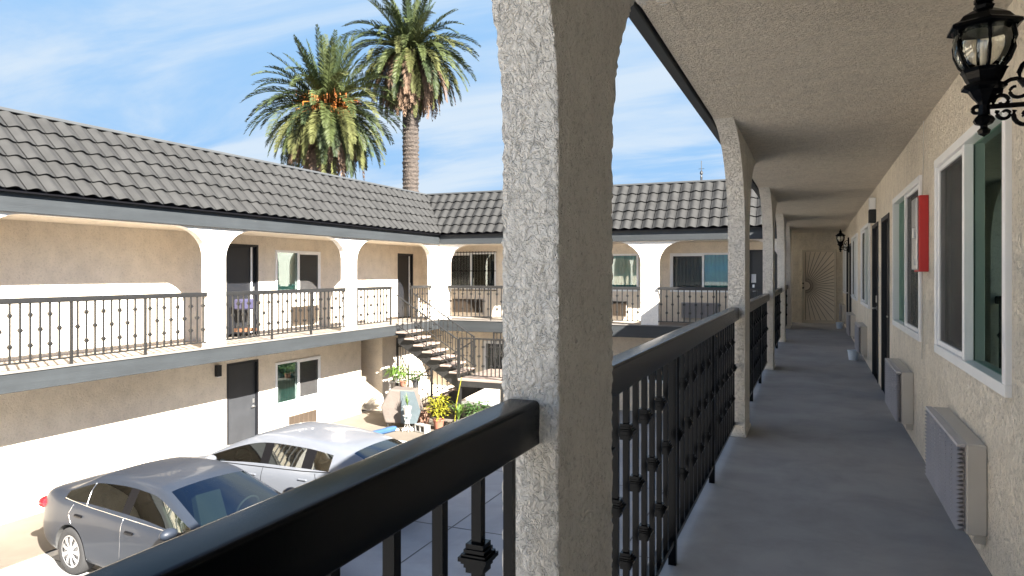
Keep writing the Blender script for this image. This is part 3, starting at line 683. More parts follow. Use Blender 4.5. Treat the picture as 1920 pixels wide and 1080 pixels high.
# ------------------------------------------------------------------ tiled mansards (each course a row of S tiles, overlapping the one below)
def mansard(put, a0, a1, clip, label=None):
    """a along the eave; t 0..1 up the slope. put(a, t, h) -> world (h = height off the roof plane)"""
    mb = MB(); P = .30; NC = 5; n = 9
    prof = []
    for i in range(n):
        u = i/(n-1)
        prof.append((u*.955, .048*(.5-.5*cos(2*pi*min(1, u*1.02+.04)))*(1 if u < .98 else .9)-.0))
    na = int((a1-a0)/P)
    for c in range(NC):
        t0 = c/NC-.012; t1 = (c+1)/NC
        for k in range(na+1):
            A = a0+k*P+random.uniform(-.003, .003); jit = random.uniform(-.004, .004)
            vs = []
            ok = clip(A, t1)
            if ok <= 0: continue
            for (t, lift) in ((t0, .044+jit), (t1, .004)):
                for (u, hh) in prof:
                    a = A+u*P
                    a = clip_a(a, t, clip)
                    vs.append(put(a, t, hh+lift))
            for (u, hh) in prof: vs.append(put(clip_a(A+u*P, t0, clip), t0, hh+.044+jit-.011))
            m = len(prof)
            fs = [(i, i+1, m+i+1, m+i) for i in range(m-1)]+[(2*m+i, 2*m+i+1, i+1, i) for i in range(m-1)]
            mb.add(vs, fs)
    return mb
def clip_a(a, t, clip):
    lim = clip(a, t)
    return a if lim > 0 else a+lim
SX, SZ0, SZ1, RB = XL0+.13, 2.665, 3.99, 1.15
nrm = Vector((SZ1-SZ0, RB)).normalized()
# left: a = y ; valley limit y <= 19.57 + t*RB
def putL(a, t, h): return (SX-RB*t+nrm.x*h, a, SZ0+(SZ1-SZ0)*t+nrm.y*h)
def putB(a, t, h): return (a, YB0-.13+RB*t-nrm.x*h, SZ0+(SZ1-SZ0)*t+nrm.y*h)
rl = mansard(putL, YL0, 21.2, lambda a, t: (19.57+t*RB)-a).build('roof', M['tile'], left, recalc=False)
rb = mansard(putB, SX-1.4, .6, lambda a, t: 1).v
mb = MB()
P = .30
def mansardB():
    mb = MB(); NC = 5; n = 9; prof = []
    for i in range(n):
        u = i/(n-1); prof.append((u*.955, .048*(.5-.5*cos(2*pi*min(1, u*1.02+.04)))*(1 if u < .98 else .9)))
    a0 = SX-1.5; na = int((0.5-a0)/P)
    for c in range(NC):
        t0 = c/NC-.012; t1 = (c+1)/NC
        for k in range(na+1):
            A = a0+k*P+random.uniform(-.003, .003); jit = random.uniform(-.004, .004)
            if A+P < SX-RB*t1: continue
            vs = []
            for (t, lift) in ((t0, .044+jit), (t1, .004)):
                for (u, hh) in prof: vs.append(putB(max(A+u*P, SX-RB*t), t, hh+lift))
            for (u, hh) in prof: vs.append(putB(max(A+u*P, SX-RB*t0), t0, hh+.044+jit-.011))
            m = len(prof); mb.add(vs, [(i, m+i, m+i+1, i+1) for i in range(m-1)]+[(2*m+i, i, i+1, 2*m+i+1) for i in range(m-1)])
    return mb
mansardB().build('roof', M['tile'], back, recalc=False)
# dark underlay under the tiles
mb = MB(); mb.add([putL(YL0, -.03, -.004), putL(19.57, -.03, -.004), putL(19.57+RB, 1, -.004), putL(YL0, 1, -.004)], [(0, 1, 2, 3)])
mb.box(SX-.12, SX-.02, YL0, 19.55, 2.672, 2.68); mb.build('roof_underlay', M['trim'], left)
mb = MB(); mb.add([putB(SX, -.03, -.004), putB(XO+.3, -.03, -.004), putB(XO+.3, 1, -.004), putB(SX-RB, 1, -.004)], [(0, 1, 2, 3)]); mb.build('roof_underlay', M['trim'], back)
mb = MB(); mb.box(SX-RB-.06, SX-RB-.02, YL0, 20.7, 3.9, 4.0195); mb.build('ridge_board', M['trim'], left)
mb = MB(); mb.bbox(SX-RB-.10, SX-RB+.035, YL0, 20.7, 4.02, 4.075, .008); mb.build('ridge_cap', M['ridge'], left)
mb = MB(); mb.box(SX-RB-.05, .6, YB0-.13+RB+.02, YB0-.13+RB+.06, 3.9, 4.0205); mb.build('ridge_board', M['trim'], back)
mb = MB(); mb.bbox(SX-RB-.1, .6, YB0-.13+RB-.035, YB0-.13+RB+.10, 4.021, 4.076, .008); mb.build('ridge_cap', M['ridge'], back)
# ------------------------------------------------------------------ small antenna beyond the roof
t = thing('antenna', 'thin metal mast with small vent head poking above the end roof', 'antenna', (-4.45, 31.6, 0))
MB().tube([(0, 0, 0), (0, 0, 6.3)], .016, 6).build('mast', M['iron'], t)
mb = MB(); mb.lathe([(.0001, 5.9), (.06, 5.82), (.07, 5.74), (.03, 5.68), (.05, 5.6), (.035, 5.2), (.0001, 5.2)], n=8)
mb.tube([(-.12, 0, 5.95), (.12, 0, 5.95)], .010, 5); mb.build('vent_head', M['iron'], t)

# ------------------------------------------------------------------ staircase
st = thing('staircase', 'steel staircase with concrete treads turning at a landing, grey railings', 'staircase', (0, 0, 0))
sx, r_, run, ya, yb, yc = XL0+.10, .17, .277, 17.03, 18.06, 19.15
LZ = -1.36
for i in range(7):
    z = -.18-i*r_; x = sx+i*run
    MB().bbox(x, x+run+.03, ya+.02, yb-.02, z-.05, z, .008).build('tread', M['tread'], st)
lx = sx+7*run
MB().bbox(lx, lx+1.35, ya, yc, LZ-.07, LZ, .01).build('landing', M['tread'], st)
mb = MB(); mb.box(lx+.01, lx+1.34, ya+.01, ya+.06, LZ-.22, LZ-.071); mb.box(lx+.01, lx+1.34, yc-.06, yc-.01, LZ-.22, LZ-.071); mb.box(lx+1.29, lx+1.34, ya+.061, yc-.061, LZ-.22, LZ-.071); mb.build('landing_frame', M['iron'], st)
nl = 7; lr = (LZ-GZ)/(nl+1)
for i in range(nl):
    z = LZ-(i+1)*lr; x = lx-i*run
    MB().bbox(x-run-.03, x, yb+.04, yc-.02, z-.05, z, .008).build('tread', M['tread'], st)
def stringer(xa, za, xb, zb_, y, h=.32):
    mb = MB(); mb.add([(xa, y-.02, za), (xb, y-.02, zb_), (xb, y-.02, zb_-h), (xa, y-.02, za-h), (xa, y+.02, za), (xb, y+.02, zb_), (xb, y+.02, zb_-h), (xa, y+.02, za-h)],
        [(0, 1, 2, 3), (7, 6, 5, 4), (0, 4, 5, 1), (1, 5, 6, 2), (2, 6, 7, 3), (3, 7, 4, 0)]); mb.build('stringer', M['iron'], st)
for y in (ya+.16, yb-.16): stringer(sx, -.20, lx+.05, -.20-(lx+.05-sx)/run*r_, y)
for y in (yb+.14, yc-.12): stringer(lx+.02, LZ-.18, lx-nl*run, GZ+.14, y)
# stepped brackets under each tread
for i in range(7):
    z = -.18-i*r_; x = sx+i*run
    MB().box(x+.02, x+run, ya+.10, yb-.10, z-.12, z-.051).build('tread_pan', M['iron'], st)
for (x, y) in ((lx+1.28, ya+.035), (lx+1.28, yc-.035), (lx+.05, ya+.035)): MB().box(x-.04, x+.04, y-.03, y+.03, GZ, LZ-.071 if x > lx+1 else LZ-.22).build('post', M['iron'], st)
def slope_rail(xa, za, xb, zb_, y, n, kinds=True, hh=.93):
    """sloping rail parallel to a flight; za, zb = nosing heights"""
    mb = MB(); mb.tube([(xa, y, za+hh), (xb, y, zb_+hh)], .020, 8); mb.tube([(xa, y, za+.13), (xb, y, zb_+.13)], .014, 6); r = mb.build('handrail', M['iron'], st)
    for i in range(n):
        u = (i+.5)/n; x = xa+(xb-xa)*u; z = za+(zb_-za)*u
        mb = MB(); mb.box(-.0085, .0085, -.0085, .0085, .13, hh)
        for f in ((.76, .27) if i % 2 else (.5,)):
            for (h0, h1, w) in ((.018, .006, .017), (.006, -.006, .028), (-.006, -.018, .017)): mb.box(-w, w, -w, w, hh*f+h1, hh*f+h0)
        key = ('s', i % 2, hh)
        if key not in BAL: BAL[key] = mb.mesh('baluster', M['iron'])
        link('baluster', BAL[key], r, (x, y, z))
    for (x, z) in ((xb, zb_),):
        MB().box(x-.02, x+.02, y-.02, y+.02, z-.1, z+hh+.02).build('post', M['iron'], r)
slope_rail(sx, -.08, lx, LZ+.10, ya+.03, 13); slope_rail(sx, -.08, lx, LZ+.10, yb-.03, 13)
slope_rail(lx-.02, LZ, lx-nl*run, GZ+.12, yb+.07, 12)
def level_rail(p0, p1, z, n):
    d = Vector((p1[0]-p0[0], p1[1]-p0[1], 0)); L = d.length; a = math.atan2(d.y, d.x)
    mb = MB(); mb.bbox(0, L, -.02, .02, 1.05, 1.09, .004); mb.box(0, L, -.01, .01, .08, .10); mb.box(0, .035, -.018, .018, 0, 1.05); mb.box(L-.035, L, -.018, .018, 0, 1.05)
    r = mb.build('handrail', M['iron'], st, loc=(p0[0], p0[1], z), rz=a)
    for i in range(n): link('baluster', baluster(i % 2, .10, 1.05, .0113, .036), r, (.06+(L-.12)*(i+.5)/n, 0, 0))
level_rail((lx+.03, ya+.03), (lx+1.33, ya+.03), LZ, 10); level_rail((lx+1.32, ya+.07), (lx+1.32, yc-.06), LZ, 14); level_rail((lx+.1, yc-.03), (lx+1.28, yc-.03), LZ, 9)

# gate in the passage under the gallery
t = thing('iron_gate', 'black wrought iron gate in the passage under the stairs', 'gate', (-11.83, 18.95, GZ+.016))
mb = MB()
for x in (0, 1.2): mb.box(x-.03, x+.03, -.03, .03, 0, 2.1)
for z in (.12, 1.0, 1.85): mb.box(.031, 1.169, -.015, .015, z-.02, z+.02)
mb.build('gate_frame', M['doord'], t)
mb = MB()
for i in range(11): mb.tube([(.1+i*.1, 0, .05), (.1+i*.1, 0, 2.0)], .011, 6)
mb.build('bars', M['doord'], t)

# ------------------------------------------------------------------ grill, pots and plants by the stairs
G2 = GZ+.016
t = thing('covered_grill', 'barbecue under a pale beige and grey cover beside the stairs', 'grill', (-10.15, 16.55, G2), R(18))
mb = MB(); pr = [(-.42, .12), (.40, .12), (.52, .45), (.34, 1.00), (-.30, 1.03), (-.55, .55)]
vs = [(x, -.30, z) for x, z in pr]+[(x*.96, .30, z) for x, z in pr]; m = len(pr)
mb.add(vs, [tuple(range(m)), tuple(range(2*m-1, m-1, -1))]+[(i, (i+1) % m, m+(i+1) % m, m+i) for i in range(m)])
c = mb.build('cover', M['cover'], t); bv = c.modifiers.new('b', 'BEVEL'); bv.width = .05; bv.segments = 3
mb = MB(); mb.add([(.02, -.315, .13), (.43, -.315, .13), (.54, -.315, .46), (.37, -.315, .98), (.0, -.315, .99), (.02, -.302, .13), (.43, -.302, .13), (.54, -.302, .46), (.37, -.302, .98), (.0, -.302, .99)],
   [(0, 1, 2, 3, 4), (9, 8, 7, 6, 5), (0, 5, 6, 1), (1, 6, 7, 2), (2, 7, 8, 3), (3, 8, 9, 4), (4, 9, 5, 0)]); mb.build('side_panel', M['coverg'], t)
mb = MB()
for x, y in ((-.36, -.24), (.34, -.24), (-.36, .24), (.34, .24)): mb.tube([(x, y, 0), (x, y, .15)], .02, 6)
mb.build('leg', M['iron'], t)
def leaves(mb, c, n, r, h, L, w, up=.6, droop=.5, seed=1):
    rnd = random.Random(seed)
    for i in range(n):
        a = rnd.uniform(0, 2*pi); rr = r*sqrt(rnd.random()); z = rnd.random()*h
        p = Vector((c[0]+rr*cos(a), c[1]+rr*sin(a), c[2]+z)); d = Vector((cos(a)+rnd.uniform(-.5, .5), sin(a)+rnd.uniform(-.5, .5), rnd.uniform(-droop, up+.4))).normalized()
        s = d.cross(Vector((0, 0, 1))).normalized(); l = L*rnd.uniform(.6, 1.2); ww = w*rnd.uniform(.7, 1.2)
        mid = p+d*l*.5+Vector((0, 0, .06*l)); tip = p+d*l-Vector((0, 0, l*.25))
        mb.add([p, mid+s*ww, tip, mid-s*ww], [(0, 1, 2, 3)])
def blades(mb, c, n, L, w, spread, seed=1):
    rnd = random.Random(seed)
    for i in range(n):
        a = rnd.uniform(0, 2*pi); l = L*rnd.uniform(.6, 1.1); sp = spread*rnd.uniform(.3, 1.1); dr = Vector((cos(a), sin(a), 0)); s = Vector((-sin(a), cos(a), 0))*w
        pts = [Vector(c)+dr*(sp*l*u*u*1.0)+Vector((0, 0, l*(u-.45*sp*u*u*u))) for u in (0, .35, .7, 1)]
        mb.add([pts[0]-s*.6, pts[0]+s*.6, pts[1]+s, pts[1]-s, pts[2]+s*.7, pts[2]-s*.7, pts[3]], [(0, 1, 2, 3), (3, 2, 4, 5), (5, 4, 6)])
def pot(r, h, mt, t):
    MB().lathe([(.0001, 0), (r*.68, 0), (r*.95, h*.86), (r*1.05, h*.87), (r*1.05, h), (r*.92, h), (r*.88, h*.88), (.0001, h*.88)], n=22).build('pot', M[mt], t)
    MB().lathe([(.0001, h*.90), (r*.86, h*.89)], n=16).build('soil', M['soil'], t)
def plant(x, y, z, label, r, h, mt, fn, leafm):
    t = thing('potted_plant', label, 'potted plant', (x, y, z), 0, 'potted plants by the stairs'); pot(r, h, mt, t)
    mb = MB(); fn(mb, h*.9); mb.build('foliage', M[leafm], t, recalc=False); return t
def f_cro(mb, z):
    leaves(mb, (0, 0, z+.1), 230, .24, .52, .17, .022, .8, .2, 3)
    for i in range(7): mb.tube([(0, 0, z), (.14*cos(i), .14*sin(i), z+.55)], .006, 4)
plant(-9.07, 16.55, G2, 'terracotta pot with bright yellow green croton', .15, .27, 'terracotta', f_cro, 'croton')
plant(-8.62, 16.8, G2, 'pot with arching pale green strap leaves right of the croton', .15, .22, 'blackpot', lambda mb, z: blades(mb, (0, 0, z), 70, .62, .014, .8, 5), 'leafl')
plant(-8.12, 17.0, G2, 'bushy dark green plant below the stair landing', .16, .24, 'terracotta', lambda mb, z: leaves(mb, (0, 0, z+.03), 200, .30, .42, .16, .035, .5, .4, 8), 'leaf')
plant(-9.80, 16.95, G2, 'wide pale terracotta pot with low dark sprigs beside the grill', .26, .40, 'terracottal', lambda mb, z: leaves(mb, (0, 0, z-.04), 40, .18, .05, .10, .014, .5, .2, 9), 'leaf')
plant(-10.27, 16.75, G2+1.035, 'small orange clay pot with yellow green leaves on top of the grill', .10, .14, 'terracotta', lambda mb, z: leaves(mb, (0, 0, z), 80, .16, .22, .13, .018, .7, .2, 11), 'leafl')
plant(-9.95, 16.85, G2+1.01, 'black pot with dark glossy leaves on top of the grill', .10, .20, 'blackpot', lambda mb, z: leaves(mb, (0, 0, z), 90, .14, .22, .14, .024, .8, .2, 12), 'leaf')
t = plant(-9.72, 16.05, G2+.42, 'white patterned pot of thin green blades on a wire stand', .11, .22, 'whitepot', lambda mb, z: blades(mb, (0, 0, z), 26, .40, .010, .45, 6), 'leafl')
t = thing('plant_stand', 'white wire stand holding the white patterned pot', 'plant stand', (-9.72, 16.05, G2))
mb = MB()
for k in range(4):
    a = pi/4+k*pi/2; mb.tube([(.13*cos(a), .13*sin(a), 0), (.06*cos(a), .06*sin(a), .14), (.045*cos(a), .045*sin(a), .26), (.10*cos(a), .10*sin(a), .41)], .008, 6)
mb.lathe([(.09, .40), (.115, .40), (.115, .415), (.09, .415)], n=18); mb.lathe([(.05, .20), (.062, .20), (.062, .212), (.05, .212)], n=14); mb.build('stand_frame', M['whitepot'], t)
plant(-10.62, 17.0, G2+1.12, 'lime green leafy plant in a pot on the white chair back', .11, .16, 'whitepot', lambda mb, z: leaves(mb, (0, 0, z), 170, .22, .20, .22, .024, .5, .5, 14), 'leafl')
t = thing('garden_shelf', 'tall weathered white plant shelf behind the grill', 'shelf', (-10.62, 17.0, G2))
mb = MB()
for x, y in ((-.16, -.12), (.16, -.12), (-.16, .12), (.16, .12)): mb.box(x-.018, x+.018, y-.018, y+.018, 0, 1.09)
mb.build('leg', M['whitepot'], t)
for z in (.4, .78, 1.09): MB().box(-.19, .19, -.15, .15, z+.001, z+.028).build('shelf_board', M['whitepot'], t)
mb = MB()
for (a0_, a1_) in ((0, .035), (.18, .22), (.365, .40)): mb.box(a0_, a1_, -.10, .10, .0, .19)
mb.box(.0351, .1799, -.099, -.07, 0, .189); mb.box(.0351, .1799, .07, .099, 0, .189); mb.box(.2201, .3649, -.099, -.07, 0, .189); mb.box(.2201, .3649, .07, .099, 0, .189)
o = mb.build('cinder_block', M['block'], loc=(-9.45, 16.25, G2+.10), rz=R(-15)); o.rotation_euler = (R(90), 0, R(-20)); tag(o, 'hollow grey cinder block lying on the ground before the pots', 'cinder block')
rn = random.Random(4)
for k in range(3):
    mb = MB(); bm_ = bmesh.new(); bmesh.ops.create_icosphere(bm_, subdivisions=2, radius=.07+.02*k)
    for v in bm_.verts: v.co *= 1+.25*noise.noise(v.co*14+Vector((k, 0, 0))); v.co.z *= .6
    me = bpy.data.meshes.new('stone'); bm_.to_mesh(me); bm_.free(); me.materials.append(M['stone'])
    o = link('stone', me, None, (-9.98+.17*k, 15.95+.1*k, G2+.035)); tag(o, ('smallest', 'middle sized', 'largest')[k]+' pale stone on the ground by the wire plant stand', 'stone', 'pale stones')
t = MB().bbox(-.09, .09, -.55, .55, 0, .13, .04).build('wheel_stop', M['bluep'], loc=(-10.15, 15.45, GZ+.011), rz=R(-12)); tag(t, 'blue painted wheel stop on the ground beyond the silver car', 'wheel stop')
t = MB().tube([(-8.72, 16.75, G2), (-8.66, 16.78, G2+.7), (-8.55, 16.85, G2+1.35)], [.018, .014, .010], 6).build('bamboo_stake', M['croton']); tag(t, 'thin yellow stake leaning up beside the croton', 'stake')

# ------------------------------------------------------------------ palms
def frond(mb, base, az, el, L, droop, rnd, curl=0, nl=46, lw=.034, ll=.62):
    """feather leaf: rachis bending down, leaflets in a shallow V"""
    p = Vector(base); d = Vector((cos(az)*cos(el), sin(az)*cos(el), sin(el))); N = 15; step = L/N
    pts = [p.copy()]; ds = [d.copy()]
    for i in range(N):
        u = (i+1)/N
        d = (d+Vector((0, 0, -1))*droop*(.35+1.3*u)/N*1.2).normalized(); p = p+d*step; pts.append(p.copy()); ds.append(d.copy())
    mb.tube(pts[::2], [.045*(1-.85*i/(len(pts[::2])-1)) for i in range(len(pts[::2]))], 4, cap=False)
    tw = rnd.uniform(-.5, .5)
    for i in range(nl):
        u = .10+.90*(i+rnd.random()*.5)/nl; f = u*N; k = min(int(f), N-1); q = pts[k].lerp(pts[k+1], f-k); dd = ds[k]
        s = dd.cross(Vector((0, 0, 1)))
        if s.length < .1: s = Vector((-sin(az), cos(az), 0))
        s.normalize(); up = s.cross(dd).normalized(); s = (s*cos(tw*.6)+up*sin(tw*.6)).normalized(); up = s.cross(dd).normalized()
        l = ll*(sin(pi*min(1, u*.86+.10))**.7)*rnd.uniform(.8, 1.1)
        for sg in (-1, 1):
            v = (dd*(.75+.3*u)+s*sg*.85+up*rnd.uniform(.12, .42)).normalized(); tip = q+v*l-Vector((0, 0, .16*l*(1+curl)))
            mid = q+v*l*.5; wv = dd.cross(v).cross(v).normalized()*lw*.5
            wv = (wv+up*rnd.uniform(-.012, .012))
            mb.add([q-wv*.6, q+wv*.6, mid+wv, tip, mid-wv], [(0, 1, 2, 4), (4, 2, 3)])
def palm(x, y, zc, scale, label, seed, counts, trunk_r, fruit=True, dead=40):
    rnd = random.Random(seed); t = thing('palm_tree', label, 'palm tree', (x, y, GZ), 0, 'palm trees beyond the roof'); H = zc-GZ
    mb = MB(); N = 44; pts = [(.25*sin(i/N*2.1+seed)*(1-i/N), 0, H*i/N) for i in range(N+1)]
    n = 18; vs = []
    for j in range(int(H/.13)+1):
        z = j*.13; r = trunk_r*(1.05 if z < H-1.4 else 1.15)*(1+.10*(j % 2))
        for k in range(n):
            a = 2*pi*k/n+(j % 4)*.17; rr = r*(1+rnd.uniform(-.05, .07)); vs.append((rr*cos(a), rr*sin(a), z))
    J = int(H/.13)+1; mb.add(vs, [(i*n+k, i*n+(k+1) % n, (i+1)*n+(k+1) % n, (i+1)*n+k) for i in range(J-1) for k in range(n)]); mb.build('trunk', M['bark'], t)
    L = 4.6*scale; mbs = {k: MB() for k in ('palm', 'palmd', 'palmy', 'palmb')}
    nU, nM, nL = counts
    def ring(n, e0, e1, L0, dr0, dr1, mats, zo):
        for i in range(n):
            u = (i+.5)/n; az = i*2.39996+rnd.uniform(-.15, .15)
            el = R(e0+(e1-e0)*u+rnd.uniform(-6, 6)); mk = rnd.choice(mats)
            if zo < 0 and u > .45 and rnd.random() < (.3 if fruit else .55): mk = 'palmb'
            frond(mbs[mk], (.28*cos(az)*scale, .28*sin(az)*scale, H+zo*(.5-u)), az, el, L*L0*rnd.uniform(.88, 1.08), dr0+(dr1-dr0)*u, rnd, nl=48, lw=.055*scale, ll=.62*scale)
    ring(nU, 86, 48, .92, .30, .85, ['palm', 'palmd', 'palm', 'palmd'], .5)
    ring(nM, 46, 6, 1.0, 1.0, 1.35, ['palm', 'palm', 'palmd', 'palmy'], .2)
    ring(nL, 4, -42, .95, 1.3, 1.8, ['palmy', 'palm', 'palmy', 'palmd'], -.3)
    for i in range(dead):
        az = i*2.39996; u = i/dead
        frond(mbs['palmb' if rnd.random() < .75 else 'palmy'], (.34*cos(az)*scale, .34*sin(az)*scale, H-.5-.5*u), az, R(-22-34*u+rnd.uniform(-6, 6)), L*.86*rnd.uniform(.7, 1.05), 2.2, rnd, nl=30, lw=.07*scale, ll=.42*scale)
    mb = MB()
    for k, nm, nn in (('palm', 'crown', 0), ('palmd', 'crown_deep_green', 0), ('palmy', 'crown_olive', 0), ('palmb', 'dead_fronds', 0)):
        if mbs[k].v: mbs[k].build(nm, M[k], t, recalc=False)
    if fruit:
        mb = MB()
        for i in range(9):
            az = R(-120+i*38); p0 = Vector((.3*cos(az), .3*sin(az), H-.1)); 
            for j in range(34):
                e = Vector((cos(az)*rnd.uniform(.5, 1.5), sin(az)*rnd.uniform(.5, 1.5), rnd.uniform(-.75, .85)))+Vector((rnd.uniform(-.35, .35), rnd.uniform(-.35, .35), 0))
                q = p0+e; mid = (p0+q)/2+Vector((0, 0, .22)); mb.tube([p0, mid, q, q-Vector((0, 0, .35))], [.03, .03, .05, .02], 4)
        mb.build('date_stalks', M['fruit'], t, recalc=False)
    return t
th = math.atan(565/1340); cs, sn = cos(th), sin(th)
def wp(px, D): L = (px-960)/1340*D; return (L*cs-D*sn, L*sn+D*cs)
PD = 45.
xa, ya_ = wp(612, PD-3); palm(xa, ya_, 1.45+(512-203)/1340*(PD-3), 1.02, 'shorter full palm with orange date stalks, trunk hidden behind the roof', 3, (30, 56, 70), .46, True, 46)
xa, ya_ = wp(770, PD); palm(xa, ya_, 1.45+(512-95)/1340*PD, .95, 'taller palm with visible trunk and a skirt of dead brown fronds', 11, (26, 54, 66), .45, False, 110)

# ------------------------------------------------------------------ cars
def loft(stations, mats):
    """stations: (x, [(y,z)...half ring from bottom centre up to roof centre], [material per segment to next station])"""
    mb = MB(); H = len(stations[0][1]); ring = 2*H-2; vs = []
    for x, half, _ in stations:
        full = [(x+dx, y, z) for dx, y, z in half]+[(x+dx, -y, z) for dx, y, z in half[-2:0:-1]]
        vs += full
    n = len(stations); mb.v = vs
    for i in range(n-1):
        for k in range(ring):
            a, b = i*ring+k, i*ring+(k+1) % ring; kk = k if k < H-1 else ring-1-k
            mb.f.append((a, b, b+ring, a+ring)); mb.mi.append(stations[i][2][kk])
    mb.f.append(tuple(range(ring))[::-1]); mb.mi.append(0); mb.f.append(tuple((n-1)*ring+k for k in range(ring))); mb.mi.append(0)
    return mb.mesh('car', mats)
def car(name, label, loc, rz, prof, paint, L, wheels, seams, handles, light, extra=None, wcov=True):
    t = thing('parked_car', label, 'car', loc, rz, 'cars parked in the court')
    st_ = []
    # prof rows: x, zb, wmax, zsh, wbelt, zbelt, wtop(window top), zwt, wroof, zroof_side, ztop, seg materials(side, pillar, top)
    for (x, zb, wm, zsh, wb, zbe, wt, zwt, wr, zrs, zt, ms, mp_, mt_) in prof:
        half = [(0, 0, zb), (0, wm*.55, zb), (0, wm*.93, zb), (0, wm, zb+.14), (0, wm, (zb+zsh)/2+.05), (0, wm*.985, zsh), (0, wb, zbe), (0, wt, zwt), (0, wr, zrs), (0, wr*.55, zt-.012), (0, 0, zt)]
        st_.append((x, half, [0, 0, 0, 0, 0, 0, ms, mp_, mt_, mt_]))
    me = loft(st_, [paint, M['carglass'], M['trim'], M['cabin']])
    tmp = bpy.data.objects.new('tmp', me); C.objects.link(tmp)
    ss = tmp.modifiers.new('s', 'SUBSURF'); ss.levels = 2; ss.render_levels = 2
    cy = MB()
    for wx in wheels:
        for sy in (-1, 1): cy.lathe([(.365, -.16), (.365, .16)], (wx, sy*.86, .325), 36, tilt=Matrix.Rotation(R(90), 3, 'X'))
    cme = cy.mesh('cut', M['cabin']); cut = bpy.data.objects.new('cut', cme); C.objects.link(cut)
    bo = tmp.modifiers.new('b', 'BOOLEAN'); bo.operation = 'DIFFERENCE'; bo.object = cut; bo.solver = 'EXACT'; bo.material_mode = 'TRANSFER'
    dg = bpy.context.evaluated_depsgraph_get(); ev = tmp.evaluated_get(dg); m2 = bpy.data.meshes.new_from_object(ev)
    bb = bmesh.new(); bb.from_mesh(m2); bvh = BVHTree.FromBMesh(bb)
    names = [mm_.name if mm_ else '' for mm_ in m2.materials]
    def sub(test, nm, mt, parent, sm=True):
        b2 = bb.copy(); bmesh.ops.delete(b2, geom=[f for f in b2.faces if not test(f)], context='FACES')
        if not b2.faces: b2.free(); return None
        me2 = bpy.data.meshes.new(nm); b2.to_mesh(me2); b2.free(); me2.materials.clear(); me2.materials.append(mt)
        for p in me2.polygons: p.material_index = 0; p.use_smooth = sm
        o = link(nm, me2, parent)
        if sm: smooth_by_angle(o, 35)
        return o
    gi = names.index('car_glass')
    body = sub(lambda f: names[f.material_index].startswith('car_paint'), 'body', paint, t)
    sub(lambda f: names[f.material_index] == 'cabin_dark', 'wheel_well', M['cabin'], t, False)
    for sg in (-1, 1):
        for fr in (True, False): sub(lambda f: names[f.material_index] == 'car_trim' and f.calc_center_median().y*sg > 0 and (f.calc_center_median().x > -.5) == fr, 'pillar_trim', M['trim'], t)
    isg = lambda f: f.material_index == gi
    sub(lambda f: isg(f) and abs(f.normal.y) > .6 and f.calc_center_median().y < 0, 'side_window', M['carglass'], t)
    sub(lambda f: isg(f) and abs(f.normal.y) > .6 and f.calc_center_median().y > 0, 'side_window', M['carglass'], t)
    sub(lambda f: isg(f) and abs(f.normal.y) <= .6 and f.calc_center_median().x > 0, 'windshield', M['carglass'], t)
    sub(lambda f: isg(f) and abs(f.normal.y) <= .6 and f.calc_center_median().x <= 0, 'rear_window', M['carglass'], t)
    def on(x, z, sg): 
        h = bvh.ray_cast(Vector((x, sg*2, z)), Vector((0, -sg, 0)))
        return h[0] if h[0] else None
    for pl, rad, mt, nm in seams:
        for sg in (-1, 1):
            pts = []
            for i in range(len(pl)-1):
                for k in range(8): 
                    q = on(pl[i][0]+(pl[i+1][0]-pl[i][0])*k/8, pl[i][1]+(pl[i+1][1]-pl[i][1])*k/8, sg)
                    if q: pts.append(q)
            if len(pts) > 2: MB().tube(pts, rad, 5).build(nm, M[mt], t, smooth=True)
    for (x, z) in handles:
        for sg in (-1, 1):
            q = on(x, z, sg)
            if q: MB().bbox(x-.085, x+.085, q.y-.022, q.y+.022, z-.014, z+.014, .009).build('door_handle', paint if paint is M['carpaint_w'] else M['trim'], t)
    for wx in wheels:
        for sg in (-1, 1):
            w_ = bpy.data.objects.new('wheel', None)
            mb = MB(); mb.lathe([(.205, -.09), (.225, -.105), (.295, -.105), (.318, -.085), (.322, 0), (.318, .085), (.295, .105), (.225, .105), (.205, .09)], n=40, tilt=Matrix.Rotation(R(90), 3, 'X'))
            wh = mb.build('wheel', M['tyre'], t, smooth=True, loc=(wx, sg*.775, .322)); smooth_by_angle(wh, 50)
            mb = MB(); mb.lathe([(.215, .06), (.213, .098), (.196, .100), (.190, .075), (.0001, .060)], n=40, tilt=Matrix.Rotation(R(90 if sg < 0 else -90), 3, 'X'))
            mb.build('rim', M['trim'], wh)
            mb = MB(); ns = 9
            for k in range(ns):
                a = 2*pi*k/ns; ca, sa = cos(a), sin(a); w0, w1 = .040, .052
                def P_(r, o_, y): return (r*ca-o_*sa, sg*y, r*sa+o_*ca)
                mb.add([P_(.03, -w0*.4, .100), P_(.03, w0*.4, .100), P_(.135, w0*.75, .104), P_(.205, w1, .094), P_(.205, -w1*.55, .094), P_(.135, -w0*.45, .104)], [(0, 1, 2, 3, 4, 5)])
            mb.lathe([(.0001, .112), (.040, .110), (.048, .100), (.048, .09)], n=16, tilt=Matrix.Rotation(R(90 if sg < 0 else -90), 3, 'X'))
            mb.lathe([(.196, .090), (.199, .1005), (.216, .0995), (.218, .09)], n=40, tilt=Matrix.Rotation(R(90 if sg < 0 else -90), 3, 'X'))
            mb.build('hubcap', M['rim'], wh, recalc=True)
    # mirrors
    mx_, mz_ = light['mirror']
